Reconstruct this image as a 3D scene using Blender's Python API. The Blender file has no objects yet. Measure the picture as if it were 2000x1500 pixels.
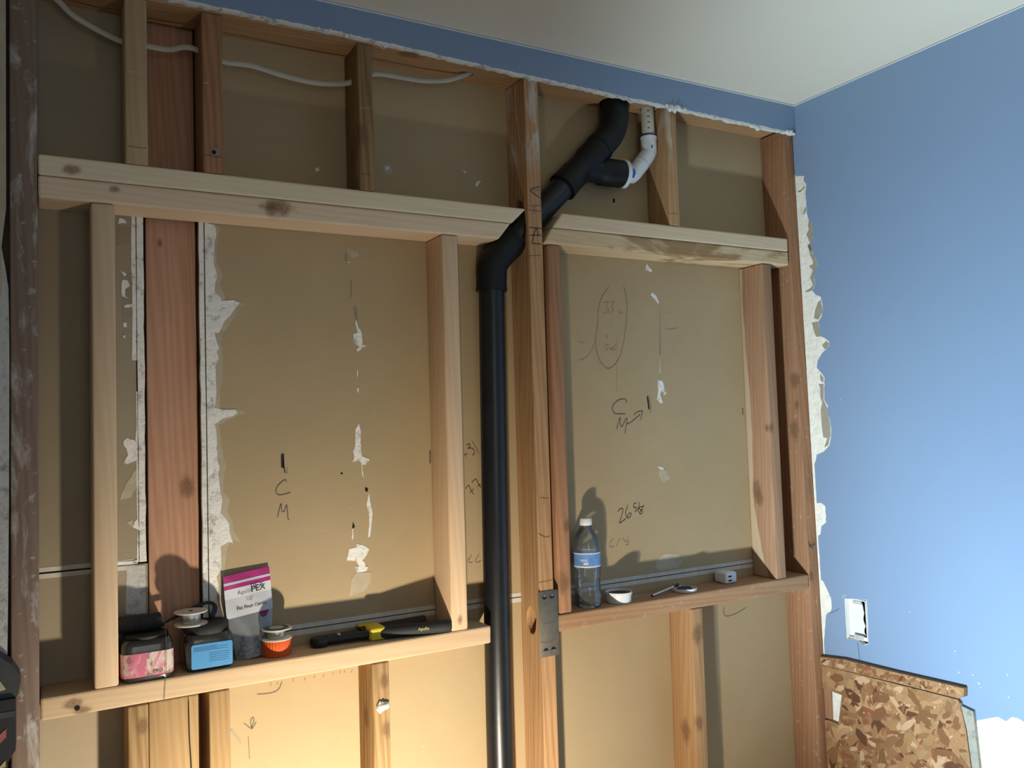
import bpy, bmesh, math, random
from mathutils import Vector, Matrix
from mathutils.geometry import tessellate_polygon

sc = bpy.context.scene
COL = sc.collection
random.seed(7)

# ------------------------------------------------------------------ camera
CAM_P = Vector((0.0, -1.6773, 1.56))
_yaw, _pit, _rol = math.radians(29.364), math.radians(2.5815), math.radians(-1.6954)
_F = Vector((math.sin(_yaw) * math.cos(_pit), math.cos(_yaw) * math.cos(_pit), math.sin(_pit)))
_R = Vector((math.cos(_yaw), -math.sin(_yaw), 0))
_U = _R.cross(_F)
_R2 = _R * math.cos(_rol) + _U * math.sin(_rol)
_U2 = -_R * math.sin(_rol) + _U * math.cos(_rol)
cam_d = bpy.data.cameras.new('camera')
cam_d.sensor_width = 36.0
cam_d.lens = 1650.3 / 2000 * 36.0
cam_d.clip_start = 0.01
cam = bpy.data.objects.new('camera', cam_d)
COL.objects.link(cam)
cam.matrix_world = Matrix(((_R2.x, _U2.x, -_F.x, CAM_P.x), (_R2.y, _U2.y, -_F.y, CAM_P.y), (_R2.z, _U2.z, -_F.z, CAM_P.z), (0, 0, 0, 1)))
sc.camera = cam

# ------------------------------------------------------------------ world, lights, exposure
LAMP_P = Vector((0.48, -0.672, 0.487))        # work light on its stand, just below the view
LAMP_DIR = Vector((0.22, 0.94, 0.02))       # warm head, turned to the wall
LAMP_W = 102.0
SIDE_DIR = Vector((0.86, -0.20, 0.54))         # cool head, turned to the blue wall
SIDE_W = 220.0
DAY_W = 8.0
w = bpy.data.worlds.new('world')
sc.world = w
w.use_nodes = True
w.node_tree.nodes['Background'].inputs[0].default_value = (0.55, 0.68, 0.9, 1)
w.node_tree.nodes['Background'].inputs[1].default_value = 0.05
day = bpy.data.lights.new('window_daylight', 'AREA')
day.shape = 'RECTANGLE'; day.size = 1.1; day.size_y = 1.25; day.energy = DAY_W; day.color = (0.95, 0.98, 1.0)
dayo = bpy.data.objects.new('window_daylight', day); COL.objects.link(dayo)
dayo.location = (0.25, -3.28, 1.55); dayo.rotation_euler = (math.pi / 2, 0, 0)
sc.view_settings.view_transform = 'Standard'
sc.view_settings.look = 'None'
sc.view_settings.gamma = 1.0
sc.view_settings.use_curve_mapping = False
sc.view_settings.exposure = 0.0
sc.cycles.use_denoising = True
sc.cycles.sample_clamp_indirect = 4.0
sc.cycles.max_bounces = 7
sc.cycles.diffuse_bounces = 4
sc.cycles.transparent_max_bounces = 12

# ------------------------------------------------------------------ data measured on the real surfaces (metres)
MARKS = [('cm_left',[(0.4503,1.4489),(0.4485,1.4535),(0.4453,1.4539),(0.437,1.4478),(0.4306,1.4406),(0.4282,1.4332),(0.4297,1.4268),(0.4347,1.424),(0.4416,1.4241),(0.4582,1.4275)],1.7,1),('cm_left',[(0.4301,1.3779),(0.4378,1.4054),(0.4392,1.3933),(0.441,1.3888),(0.4449,1.3904),(0.4499,1.402),(0.4519,1.3746),(0.4544,1.3722)],1.7,1),('cm_left',[(0.4517,1.48),(0.4516,1.4698),(0.45,1.4667)],1,2),('cm_left',[(0.4433,1.5084),(0.4427,1.4982),(0.4427,1.4881),(0.4428,1.4792)],6.5,0),('cm_left',[(0.4444,1.4981),(0.4452,1.4829),(0.4475,1.4688)],2.4,0),('cm_right',[(1.3305,1.6006),(1.3326,1.6049),(1.3302,1.6097),(1.3204,1.6114),(1.3072,1.6084),(1.2938,1.6001),(1.287,1.5908),(1.2878,1.5813),(1.2953,1.5743),(1.3057,1.573),(1.3279,1.5726)],2.2,1),('cm_right',[(1.2974,1.5327),(1.3098,1.564),(1.3097,1.5471),(1.3127,1.5407),(1.3174,1.5426),(1.3307,1.5614),(1.3315,1.5507),(1.3285,1.5413),(1.3243,1.5213)],2.2,1),('cm_right',[(1.3313,1.546),(1.3441,1.5504),(1.3591,1.5596),(1.3757,1.571)],2.2,1),('cm_right',[(1.3562,1.5682),(1.3598,1.5735),(1.3706,1.5775),(1.3828,1.5789),(1.3818,1.572),(1.3763,1.5549)],2.2,1),('cm_right',[(1.4008,1.6174),(1.403,1.605),(1.4045,1.5931),(1.4058,1.5828)],5,0),('cm_right',[(1.4051,1.6201),(1.4097,1.6027),(1.4115,1.5875),(1.4083,1.5725)],1.2,1),('measure',[(1.2928,1.3226),(1.2983,1.3287),(1.3065,1.3306),(1.3092,1.3265),(1.3058,1.3163),(1.2977,1.2974),(1.2992,1.2944),(1.3167,1.3037)],1.8,0.5),('measure',[(1.3256,1.3384),(1.3193,1.3257),(1.3172,1.3154),(1.3201,1.3073),(1.3241,1.3041),(1.3316,1.3077),(1.3344,1.3141),(1.3304,1.317),(1.3244,1.3122),(1.3226,1.3072)],1.8,0.5),('measure',[(1.3529,1.341),(1.3454,1.3396),(1.3441,1.3298),(1.3499,1.33),(1.3547,1.3257),(1.352,1.3219),(1.3453,1.3191)],1.8,0.5),('measure',[(1.3621,1.343),(1.3599,1.3306),(1.3568,1.3169)],1.8,0.5),('measure',[(1.3776,1.3339),(1.3724,1.3296),(1.3641,1.3303),(1.3614,1.3265),(1.3654,1.3229),(1.3702,1.3192),(1.37,1.3139),(1.3649,1.3117),(1.3617,1.3146),(1.3653,1.3196),(1.3713,1.3244),(1.3741,1.3308)],1.8,0.5),('stamp',[(1.2774,1.2551),(1.2675,1.2496),(1.2639,1.2396),(1.2701,1.2358),(1.2774,1.2383)],2,3),('stamp',[(1.2975,1.2558),(1.2898,1.2462),(1.2846,1.2363)],2,3),('stamp',[(1.3065,1.2563),(1.3093,1.2482),(1.3173,1.2449),(1.3229,1.2417),(1.3219,1.2366),(1.3137,1.2361)],2,3),('stamp',[(1.3219,1.2562),(1.3222,1.2444)],2,3),('numbers_by_pipe',[(0.86,1.4852),(0.87,1.4903)],1.8,1),('numbers_by_pipe',[(0.8633,1.4917),(0.8664,1.4794)],1.8,1),('numbers_by_pipe',[(0.8668,1.5093),(0.8743,1.5123),(0.8767,1.5067),(0.8703,1.5014),(0.8802,1.5021),(0.8875,1.4951),(0.886,1.4874),(0.8822,1.4865)],1.8,1),('numbers_by_pipe',[(0.8825,1.5187),(0.8998,1.4879)],1.8,1),('numbers_by_pipe',[(0.8626,1.4091),(0.8702,1.4163),(0.8749,1.4072),(0.8831,1.3945)],1.8,1),('numbers_by_pipe',[(0.8721,1.3985),(0.8836,1.4077)],1.8,1),('numbers_by_pipe',[(0.8785,1.4224),(0.8892,1.4295),(0.8951,1.4192),(0.9031,1.4087)],1.8,1),('numbers_by_pipe',[(0.8924,1.4116),(0.9013,1.4177)],1.8,1),('stamp_by_pipe',[(0.8728,1.2578),(0.8688,1.2495),(0.8625,1.2447),(0.8685,1.2386),(0.8747,1.2401)],2,3),('stamp_by_pipe',[(0.8926,1.2569),(0.8848,1.2456),(0.8821,1.2404),(0.8882,1.2376),(0.897,1.2411)],2,3),('arrow',[(0.357,0.9759),(0.3682,0.9649),(0.3734,0.9621),(0.3815,0.9746)],2,2),('arrow',[(0.3734,0.963),(0.3701,0.9734),(0.372,0.9818),(0.3764,0.9827),(0.3753,0.9723),(0.3708,0.9644)],2,2),('arrow',[(0.3653,0.9479),(0.3669,0.9036)],2.2,2),('arrow',[(0.3833,1.0279),(0.4028,1.0258),(0.419,1.0265),(0.4281,1.032),(0.4338,1.0445)],2,2),('arrow',[(0.3319,0.9687),(0.3403,0.9547),(0.3504,0.9387)],5,4),('stamp_row',[(0.4123,1.0458),(0.41,1.0404)],2,3),('stamp_row',[(0.4258,1.0452),(0.4235,1.0398)],2,3),('stamp_row',[(0.4578,1.0451),(0.4555,1.0397)],2,3),('stamp_row',[(0.482,1.0437),(0.4796,1.0382)],2,3),('stamp_row',[(0.5018,1.0449),(0.4994,1.0394)],2,3),('stamp_row',[(0.5217,1.0443),(0.5193,1.0387)],2,3),('stamp_row',[(0.5419,1.0446),(0.5395,1.039)],2,3),('stamp_row',[(0.5575,1.0457),(0.555,1.0401)],2,3),('stamp_row',[(0.5673,1.045),(0.5648,1.0394)],2,3),('stamp_row',[(0.583,1.0433),(0.5805,1.0377)],2,3),('stamp_row',[(0.6009,1.0441),(0.5984,1.0384)],2,3),('tick',[(1.637,1.0373),(1.6422,1.0123),(1.6786,1.0123),(1.7197,1.024)],2,2),('ring',[(1.2915,1.9021),(1.2685,1.8784),(1.2544,1.8448),(1.2489,1.7998),(1.242,1.7639),(1.2444,1.7342),(1.2541,1.7076),(1.2751,1.6905),(1.2975,1.699),(1.317,1.7233),(1.332,1.7659),(1.3416,1.8148),(1.346,1.8546),(1.3429,1.885),(1.3363,1.906)],1.2,2),('ring',[(1.2695,1.8604),(1.286,1.8611),(1.2782,1.8487),(1.287,1.8401),(1.2702,1.8319)],1.3,5),('ring',[(1.2935,1.8629),(1.3045,1.8619),(1.2966,1.851),(1.3017,1.8406),(1.2885,1.8326)],1.3,5),('ring',[(1.3333,1.8388),(1.3237,1.8339),(1.3183,1.8383),(1.3241,1.843)],1.3,5),('ring',[(1.3022,1.8074),(1.287,1.7964)],1.3,5),('ring',[(1.2713,1.7735),(1.2805,1.7737),(1.2746,1.7646)],1.3,5),('ring',[(1.2684,1.7466),(1.2814,1.7513),(1.2773,1.7407),(1.2698,1.7361)],1.3,5),('ring',[(1.3072,1.7533),(1.292,1.7425),(1.2846,1.7408),(1.2992,1.7381),(1.3087,1.7443)],1.3,5),('ring',[(1.2401,1.7609),(1.2264,1.734),(1.2079,1.716),(1.1866,1.7099)],1.0,3),('ring',[(1.3104,1.7835),(1.3019,1.6301)],1.0,3),('ring',[(1.4745,1.7988),(1.4944,1.7972),(1.5129,1.8021)],1.0,3),('ring',[(1.4785,1.8397),(1.4946,1.8419)],1.0,3),('ring',[(1.1616,1.8293),(1.1703,1.8296)],1.0,3),('ring',[(1.1922,1.7628),(1.1953,1.754),(1.2096,1.7573)],1.0,3),('side_bar',[(0.7755,1.5011),(0.7747,1.4722)],4,0),('side_bar',[(1.7386,1.5804),(1.7395,1.5616)],4,0)]
STUDMARKS = [('c',[(1.036,2.1125),(1.0082,2.1014),(1.0373,2.0838)],2.2,8),('c',[(1.011,2.1017),(1.0357,2.1042)],1.6,8),('c',[(1.0041,2.0639),(1.0349,2.067)],2.4,8),('c',[(1.0166,2.0642),(1.0159,2.0452)],2.2,8),('c',[(1.0004,2.0533),(1.0353,2.0531)],2.2,6),('c',[(1.0022,2.0125),(1.0347,2.0129)],4,6),('c',[(1.003,1.9945),(1.034,1.9958)],4,6),('c',[(1.0079,1.9768),(1.0203,2.0117),(1.0267,1.9952)],2.6,6),('c',[(1.007,1.9753),(1.0333,1.9754)],3.4,0),('c',[(0.9999,1.9454),(1.034,1.9485)],2.0,6),('c',[(1.0074,1.3847),(1.0315,1.381)],1.8,1),('c',[(1.0197,1.3901),(1.0188,1.3675)],1.8,1),('c',[(1.002,1.3032),(1.0186,1.2936),(1.0317,1.2944)],1.8,1),('c',[(0.998,1.1917),(1.0353,1.1934)],1.8,1),('A',[(0.1463,2.0885),(0.1789,2.0881)],1.6,1),('A',[(0.1463,2.2288),(0.1786,2.2293)],2,7),('B',[(0.282,2.0895),(0.3146,2.0888)],2.4,1),('B',[(0.2814,2.2307),(0.2897,2.2309)],2.5,7),('C',[(0.5929,2.0904),(0.621,2.0915)],1.6,1),('C',[(0.5937,2.2315),(0.6192,2.2339)],2,7),('E',[(1.4158,2.0852),(1.4528,2.0873)],1.6,1),('R',[(1.8817,1.2026),(1.885,1.1895),(1.8968,1.1812)],4,1),('R',[(1.8809,1.1899),(1.9038,1.1934),(1.8971,1.1855)],3,1),('R',[(1.8824,1.1187),(1.888,1.1095)],5,1)]
TEARS = [('mid',[(0.6072,1.7939),(0.6104,1.785),(0.6126,1.7749),(0.6171,1.7717),(0.6203,1.7583),(0.6212,1.7448),(0.6199,1.7391),(0.6304,1.7382),(0.6292,1.7348),(0.6186,1.7324),(0.6173,1.7279),(0.6091,1.7232),(0.6073,1.7288),(0.614,1.7345),(0.6094,1.7378),(0.6014,1.7421),(0.6007,1.7623),(0.61,1.7648),(0.609,1.7737),(0.6063,1.7849)],'g'),('mid',[(0.6083,1.6863),(0.6097,1.6774),(0.6083,1.6651),(0.6069,1.6751)],'g'),('mid',[(0.6085,1.6461),(0.6107,1.6416),(0.6094,1.6327),(0.6061,1.6416)],'g'),('mid',[(0.5872,1.939),(0.5902,1.9392),(0.589,1.9189),(0.5852,1.9231)],'d'),('mid',[(0.5968,1.8811),(0.6,1.8813),(0.5987,1.843),(0.5954,1.8406)],'d'),('mid',[(0.602,1.8229),(0.6101,1.8232),(0.6126,1.7783),(0.606,1.795)],'d'),('mid',[(0.5886,1.9538),(0.614,1.9432),(0.6184,1.9345),(0.5997,1.9286),(0.5929,1.9372)],'s'),('mid',[(0.5921,1.9213),(0.596,1.9205),(0.5952,1.9166),(0.5915,1.9173)],'g'),('mid',[(0.6088,1.5675),(0.6128,1.549),(0.612,1.5125),(0.6146,1.4955),(0.6321,1.4877),(0.6215,1.4769),(0.6141,1.4773),(0.6179,1.4476),(0.6137,1.4563),(0.6122,1.4816),(0.607,1.4875),(0.5924,1.484),(0.597,1.4935),(0.5944,1.5076),(0.599,1.5186),(0.6012,1.555)],'g'),('mid',[(0.629,1.4161),(0.63,1.3991),(0.6353,1.3707),(0.6317,1.3429),(0.6282,1.3208),(0.6238,1.3199),(0.6273,1.3433),(0.6274,1.3741),(0.6225,1.3913)],'g'),('mid',[(0.5987,1.3083),(0.6117,1.3043),(0.6262,1.2945),(0.62,1.2826),(0.614,1.2749),(0.6095,1.2725),(0.6152,1.2664),(0.6165,1.2579),(0.6238,1.2557),(0.6178,1.2481),(0.5973,1.2467),(0.5933,1.2591),(0.602,1.2609),(0.5965,1.2725),(0.5749,1.2748),(0.5812,1.2989),(0.5971,1.3015)],'g'),('mid',[(0.5944,1.246),(0.6309,1.2446),(0.6275,1.2233),(0.6124,1.2057),(0.5804,1.1987),(0.5841,1.2339)],'s'),('mid',[(0.5887,1.3411),(0.5916,1.3408),(0.5902,1.3188),(0.5876,1.319)],'g'),('mid',[(0.6198,1.4279),(0.6268,1.426),(0.6254,1.4177),(0.6202,1.4195)],'k'),('mid',[(0.5911,1.3561),(0.5957,1.3446),(0.5887,1.3411)],'k'),('mid',[(0.5666,1.4631),(0.5712,1.462),(0.5694,1.4588),(0.5659,1.4595)],'k'),('mid',[(1.4157,1.9709),(1.4231,1.962),(1.4325,1.9548),(1.4303,1.9491),(1.4187,1.9524),(1.411,1.9541)],'g'),('mid',[(1.4297,1.8939),(1.4431,1.8867),(1.452,1.8684),(1.4499,1.8645),(1.4387,1.8772),(1.4254,1.8874)],'g'),('mid',[(1.4544,1.8591),(1.4535,1.7748),(1.4521,1.7281),(1.4466,1.728),(1.4492,1.7747)],'d'),('mid',[(1.448,1.7249),(1.4513,1.6784),(1.441,1.6768)],'s'),('mid',[(1.4382,1.6598),(1.4539,1.6583),(1.459,1.6412),(1.4661,1.6256),(1.4579,1.6195),(1.4508,1.635),(1.4441,1.6196),(1.4531,1.601),(1.4451,1.598),(1.4339,1.6105),(1.439,1.6351)],'g'),('mid',[(1.4338,1.4274),(1.4576,1.4167),(1.4688,1.397),(1.4441,1.389),(1.4299,1.4087)],'s'),('mid',[(1.4281,1.4324),(1.443,1.4293),(1.4487,1.4219),(1.4337,1.4251)],'g'),('mid',[(1.4104,1.1855),(1.4351,1.2016),(1.4836,1.199),(1.4979,1.1763),(1.4848,1.1611),(1.4271,1.1595),(1.4066,1.1673)],'s'),('mid',[(1.4528,1.1928),(1.4589,1.1945),(1.4695,1.1604),(1.4585,1.1602)],'d'),('mid',[(1.3119,2.1347),(1.3186,2.1354),(1.3181,2.1246),(1.3115,2.1252)],'k'),('mid',[(0.5227,2.1188),(0.5306,2.1209),(0.5327,2.1144),(0.5248,2.1101)],'g'),('mid',[(0.6782,2.1449),(0.6953,2.1494),(0.7024,2.1362),(0.6923,2.1233),(0.6778,2.1286)],'s'),('mid',[(0.6866,2.1425),(0.6927,2.1421),(0.6901,2.1336),(0.6852,2.1353)],'g'),('mid',[(0.9134,2.1336),(0.9259,2.1387),(0.9145,2.1226),(0.909,2.1232)],'g'),('mid',[(0.8763,2.1587),(0.8856,2.1549),(0.8827,2.1484)],'g'),('left',[(0.1388,1.9741),(0.147,1.9726),(0.152,1.9652),(0.1367,1.9627)],'g'),('left',[(0.1411,1.872),(0.1512,1.8659),(0.1461,1.8611)],'g'),('left',[(0.143,1.8542),(0.1521,1.8547),(0.1561,1.8437),(0.1479,1.8365),(0.1478,1.8231),(0.1539,1.8189),(0.1417,1.8228),(0.1418,1.8407)],'g'),('left',[(0.1456,1.805),(0.165,1.8115),(0.165,1.8047),(0.1476,1.8007)],'g'),('left',[(0.1443,1.7715),(0.1494,1.7728),(0.1503,1.7638),(0.1443,1.7637)],'g'),('left',[(0.1431,1.7469),(0.1492,1.7482),(0.1451,1.7414)],'g'),('left',[(0.1347,1.9614),(0.1663,1.9551),(0.166,1.9256),(0.1344,1.9209)],'d'),('left',[(0.142,1.8631),(0.1635,1.8734),(0.1628,1.7833),(0.1434,1.7781)],'d'),('left',[(0.1428,1.5461),(0.1494,1.5516),(0.1611,1.5469),(0.1669,1.5395),(0.1674,1.5093),(0.1476,1.5017),(0.1412,1.5049),(0.1504,1.5187),(0.1479,1.5302),(0.1427,1.539)],'g'),('left',[(0.1672,1.3979),(0.1688,1.375),(0.1571,1.3817),(0.1611,1.3927)],'g'),('left',[(0.1447,1.4621),(0.1659,1.4951),(0.1667,1.4607),(0.155,1.4387),(0.1341,1.4345)],'s'),('left',[(0.1467,1.3911),(0.1572,1.3959),(0.1571,1.3817)],'s'),('leftlow',[(0.1461,1.3093),(0.1788,1.3086),(0.1792,1.2149),(0.144,1.2197)],'gg')]
MARGIN = [(0.315,1.9756),(0.3177,1.957),(0.3136,1.942),(0.311,1.898),(0.3167,1.8776),(0.3175,1.8672),(0.3135,1.8587),(0.3123,1.842),(0.323,1.83),(0.3249,1.8218),(0.349,1.8249),(0.361,1.8192),(0.3507,1.8061),(0.3435,1.7954),(0.3303,1.7803),(0.32,1.7572),(0.3111,1.757),(0.3158,1.7364),(0.3206,1.7241),(0.3146,1.7198),(0.3184,1.7054),(0.3112,1.6889),(0.3123,1.6815),(0.3121,1.665),(0.3133,1.6387),(0.3097,1.6059),(0.3286,1.6022),(0.3494,1.6018),(0.3541,1.5951),(0.3444,1.5887),(0.3236,1.5842),(0.3093,1.5731),(0.3123,1.5599),(0.3131,1.501),(0.3176,1.4878),(0.3143,1.4749),(0.3185,1.4355),(0.3214,1.4223),(0.318,1.3965),(0.3334,1.3757),(0.3347,1.356),(0.3408,1.3343),(0.3329,1.3383),(0.3171,1.33),(0.318,1.2863),(0.3085,1.2712),(0.3129,1.2514),(0.3079,1.2295),(0.3184,1.1959)]
TORN = [(-0.0036,-0.1122),(-0.0345,-0.1205),(-0.0318,-0.1315),(-0.04,-0.1439),(-0.036,-0.1735),(-0.0356,-0.2026),(-0.037,-0.232),(-0.0413,-0.2475),(-0.0516,-0.2542),(-0.0551,-0.2795),(-0.0537,-0.298),(-0.0435,-0.3147),(-0.0469,-0.3414),(-0.0563,-0.3591),(-0.0639,-0.3763),(-0.0479,-0.3994),(-0.0493,-0.4284),(-0.0408,-0.4473),(-0.0505,-0.4603),(-0.0676,-0.4685),(-0.0712,-0.5061),(-0.0634,-0.5251),(-0.0538,-0.5354),(-0.0558,-0.5557),(-0.0579,-0.5759),(-0.0764,-0.5864),(-0.0862,-0.5944),(-0.0833,-0.6097),(-0.0595,-0.6246),(-0.0422,-0.6433),(-0.0389,-0.6631),(-0.052,-0.6783),(-0.0632,-0.6933),(-0.0591,-0.7244),(-0.0568,-0.7556),(-0.0679,-0.7701),(-0.068,-0.7928),(-0.0745,-0.8212),(-0.0735,-0.8494),(-0.0649,-0.8804),(-0.0462,-0.8977),(-0.0207,-0.9067),(-0.0138,-0.927),(-0.0098,-0.9328),(-0.0096,-1.0436),(-0.0232,-1.0412),(-0.0385,-1.0487),(-0.0386,-1.0941),(-0.0218,-1.107),(-0.0147,-1.1305),(-0.0073,-1.1341),(-0.0088,-1.2569),(-0.0174,-1.2613),(-0.0281,-1.2823),(-0.0403,-1.3058),(-0.0391,-1.3313),(-0.0359,-1.3418),(-0.0194,-1.3518),(-0.0162,-1.3723),(-0.0109,-1.396),(-0.0069,-1.4252),(-0.0053,-1.471)]
PLASTER_TOP = [(-0.4059,-1.526),(-0.4377,-1.5229),(-0.4566,-1.5174),(-0.4755,-1.5084),(-0.4939,-1.5008),(-0.5115,-1.5015),(-0.5262,-1.4904),(-0.5411,-1.4907),(-0.5522,-1.4931)]
PAPER_P = [[(-0.0413,-0.2481),(-0.0526,-0.2553),(-0.0548,-0.2795),(-0.0524,-0.3021),(-0.0442,-0.3149),(-0.0475,-0.3329),(-0.0384,-0.334),(-0.0321,-0.3212),(-0.0402,-0.3112),(-0.0294,-0.2857),(-0.0394,-0.2733),(-0.0367,-0.261)],[(-0.0326,-0.3155),(-0.0406,-0.3147),(-0.0461,-0.3419),(-0.0625,-0.376),(-0.0469,-0.3992),(-0.0486,-0.4283),(-0.0394,-0.4457),(-0.0171,-0.4481),(-0.0137,-0.4447),(-0.0324,-0.4388),(-0.042,-0.4302),(-0.0336,-0.4086),(-0.045,-0.3902),(-0.0324,-0.3764),(-0.047,-0.3732),(-0.0454,-0.3614),(-0.0376,-0.3455)],[(-0.0653,-0.4767),(-0.0699,-0.5088),(-0.0542,-0.5297),(-0.0385,-0.5249),(-0.0438,-0.5025),(-0.0561,-0.4812)],[(-0.052,-0.5352),(-0.0548,-0.5556),(-0.0577,-0.5774),(-0.0418,-0.5771),(-0.0344,-0.5562),(-0.0305,-0.5355)],[(-0.0759,-0.592),(-0.0841,-0.5985),(-0.0807,-0.6123),(-0.0673,-0.6139),(-0.0612,-0.602)],[(-0.0483,-0.6809),(-0.0597,-0.6931),(-0.0569,-0.7072),(-0.047,-0.698)],[(-0.0408,-0.7091),(-0.0584,-0.7101),(-0.055,-0.7555),(-0.0658,-0.7757),(-0.0726,-0.824),(-0.0712,-0.8522),(-0.0608,-0.8805),(-0.047,-0.8863),(-0.0588,-0.8607),(-0.0457,-0.8578),(-0.0429,-0.8236),(-0.0426,-0.7808),(-0.0493,-0.761),(-0.0436,-0.7436),(-0.0453,-0.7208)],[(-0.0096,-0.1566),(-0.0227,-0.1555),(-0.0335,-0.1481),(-0.0331,-0.1538),(-0.0204,-0.1608),(-0.0093,-0.1609)],[(-0.0211,-0.2254),(-0.0303,-0.21),(-0.0341,-0.208),(-0.0332,-0.2195),(-0.0246,-0.2277)]]
OUTLET = [(-0.0869,-1.298),(-0.1544,-1.2895),(-0.1524,-1.4043),(-0.136,-1.4105),(-0.1205,-1.4015),(-0.0857,-1.4046)]
OSB = [(0.0079,-1.4938),(-0.4039,-1.481),(-0.4083,-1.4873),(-0.4201,-1.5469),(-0.4266,-1.6341),(-0.427,-1.6518),(0.0361,-1.8114),(0.0237,-1.6456),(-0.0142,-1.6418),(-0.0484,-1.644),(-0.0652,-1.5598),(-0.0182,-1.5581),(0.017,-1.5565)]
BATTEN = [(0.0071,-1.4698),(-0.0864,-1.4591),(-0.2433,-1.4556),(-0.4247,-1.4486),(-0.4233,-1.469),(-0.41,-1.4764),(-0.2414,-1.4818),(0.0043,-1.4915)]
GRAYSTRIP = [(-0.4024,-1.4932),(-0.4405,-1.4917),(-0.4386,-1.6315),(-0.4389,-1.6491),(-0.4133,-1.658),(-0.4112,-1.5508)]
CRACK = [[(-0.0268,-1.3471),(-0.0447,-1.3402),(-0.059,-1.332),(-0.0645,-1.3263)],[(-0.1185,-1.4071),(-0.121,-1.4287),(-0.1221,-1.4573)]]
SPECKS = [(-0.1135,-0.7549),(-0.0859,-1.2885),(-0.0788,-1.2938),(-0.2823,-1.2975),(-0.4044,-1.4189),(-0.4388,-1.4165),(-0.4526,-1.4334),(-0.4569,-1.4417),(-0.5222,-1.3962),(-0.521,-1.4471),(-0.3987,-1.3704)]

# ------------------------------------------------------------------ helpers
def wm(o):
    m = o.matrix_basis.copy()
    if o.parent:
        m = wm(o.parent) @ o.matrix_parent_inverse @ m
    return m

def adopt(o, parent):
    if parent is not None:
        o.parent = parent
        o.matrix_parent_inverse = wm(parent).inverted()
    return o

def tag(o, label=None, cat=None, group=None, kind=None):
    if label: o['label'] = label
    if cat: o['category'] = cat
    if group: o['group'] = group
    if kind: o['kind'] = kind
    return o

def empty(name, loc=(0, 0, 0)):
    o = bpy.data.objects.new(name, None)
    o.empty_display_size = 0.02
    COL.objects.link(o)
    o.location = loc
    return o

def mk(name, verts, faces, mat, parent=None, loc=(0, 0, 0), rot=(0, 0, 0), smooth=False):
    me = bpy.data.meshes.new(name)
    me.from_pydata([tuple(v) for v in verts], [], faces)
    me.validate()
    if mat: me.materials.append(mat)
    bm = bmesh.new(); bm.from_mesh(me)
    bmesh.ops.recalc_face_normals(bm, faces=bm.faces)
    bm.to_mesh(me); bm.free()
    if smooth:
        for p in me.polygons: p.use_smooth = True
    o = bpy.data.objects.new(name, me)
    COL.objects.link(o)
    o.location = loc; o.rotation_euler = rot
    return adopt(o, parent)

def box(name, mn, mx, mat, parent=None, bev=0.0, seg=2, rot=(0, 0, 0)):
    c = [(a + b) / 2 for a, b in zip(mn, mx)]
    d = [abs(b - a) for a, b in zip(mn, mx)]
    bm = bmesh.new()
    bmesh.ops.create_cube(bm, size=1)
    bmesh.ops.scale(bm, vec=d, verts=bm.verts)
    if bev:
        bmesh.ops.bevel(bm, geom=list(bm.edges), offset=bev, segments=seg, affect='EDGES', profile=0.5)
    me = bpy.data.meshes.new(name); bm.to_mesh(me); bm.free()
    me.materials.append(mat)
    if bev:
        for p in me.polygons: p.use_smooth = True
    o = bpy.data.objects.new(name, me); COL.objects.link(o)
    o.location = c; o.rotation_euler = rot
    if bev and hasattr(me, 'set_sharp_from_angle'): me.set_sharp_from_angle(angle=math.radians(50))
    return adopt(o, parent)

def prism(name, outer, holes, fn, t, mat, parent=None, loc=(0, 0, 0), rot=(0, 0, 0), back=True):
    """outline (a,b) with holes, mapped by fn(a,b,d) for d = 0 and d = t"""
    loops = [[Vector((a, b, 0)) for a, b in outer]] + [[Vector((a, b, 0)) for a, b in h] for h in holes]
    flat = [v for l in loops for v in l]
    tri = tessellate_polygon(loops)
    n = len(flat)
    V = [fn(v.x, v.y, 0) for v in flat] + [fn(v.x, v.y, t) for v in flat]
    Fc = [tuple(x) for x in tri] + [tuple(i + n for i in reversed(x)) for x in tri]
    k = 0
    for l in loops:
        m = len(l)
        for i in range(m):
            a, b = k + i, k + (i + 1) % m
            Fc.append((a, b, b + n, a + n))
        k += m
    return mk(name, V, Fc, mat, parent, loc, rot)

FY = lambda y0: (lambda a, b, d: (a, y0 + d, b))        # outline in X,Z at depth y0

def lathe(name, prof, mat, loc, parent=None, seg=36, smooth=True, rot=(0, 0, 0), ripple=None, caps=True):
    V, Fc = [], []
    for (r, z) in prof:
        for i in range(seg):
            a = 2 * math.pi * i / seg
            rr = r if ripple is None else ripple(r, z, a)
            V.append((rr * math.cos(a), rr * math.sin(a), z))
    n = len(prof)
    for j in range(n - 1):
        for i in range(seg):
            a, b = j * seg + i, j * seg + (i + 1) % seg
            Fc.append((a, b, b + seg, a + seg))
    if caps:
        Fc.append(tuple(range(seg))); Fc.append(tuple(range((n - 1) * seg, n * seg)))
    o = mk(name, V, Fc, mat, parent, loc, rot, smooth)
    o.data.set_sharp_from_angle(angle=math.radians(40))
    return o

def catmull(pts, n=8):
    P = [Vector(p) for p in pts]
    out = []
    for i in range(len(P) - 1):
        p0, p1, p2, p3 = P[max(i - 1, 0)], P[i], P[i + 1], P[min(i + 2, len(P) - 1)]
        for k in range(n):
            t = k / n
            out.append(0.5 * ((2 * p1) + (p2 - p0) * t + (2 * p0 - 5 * p1 + 4 * p2 - p3) * t * t + (3 * p1 - p0 - 3 * p2 + p3) * t ** 3))
    out.append(P[-1])
    return out

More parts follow.
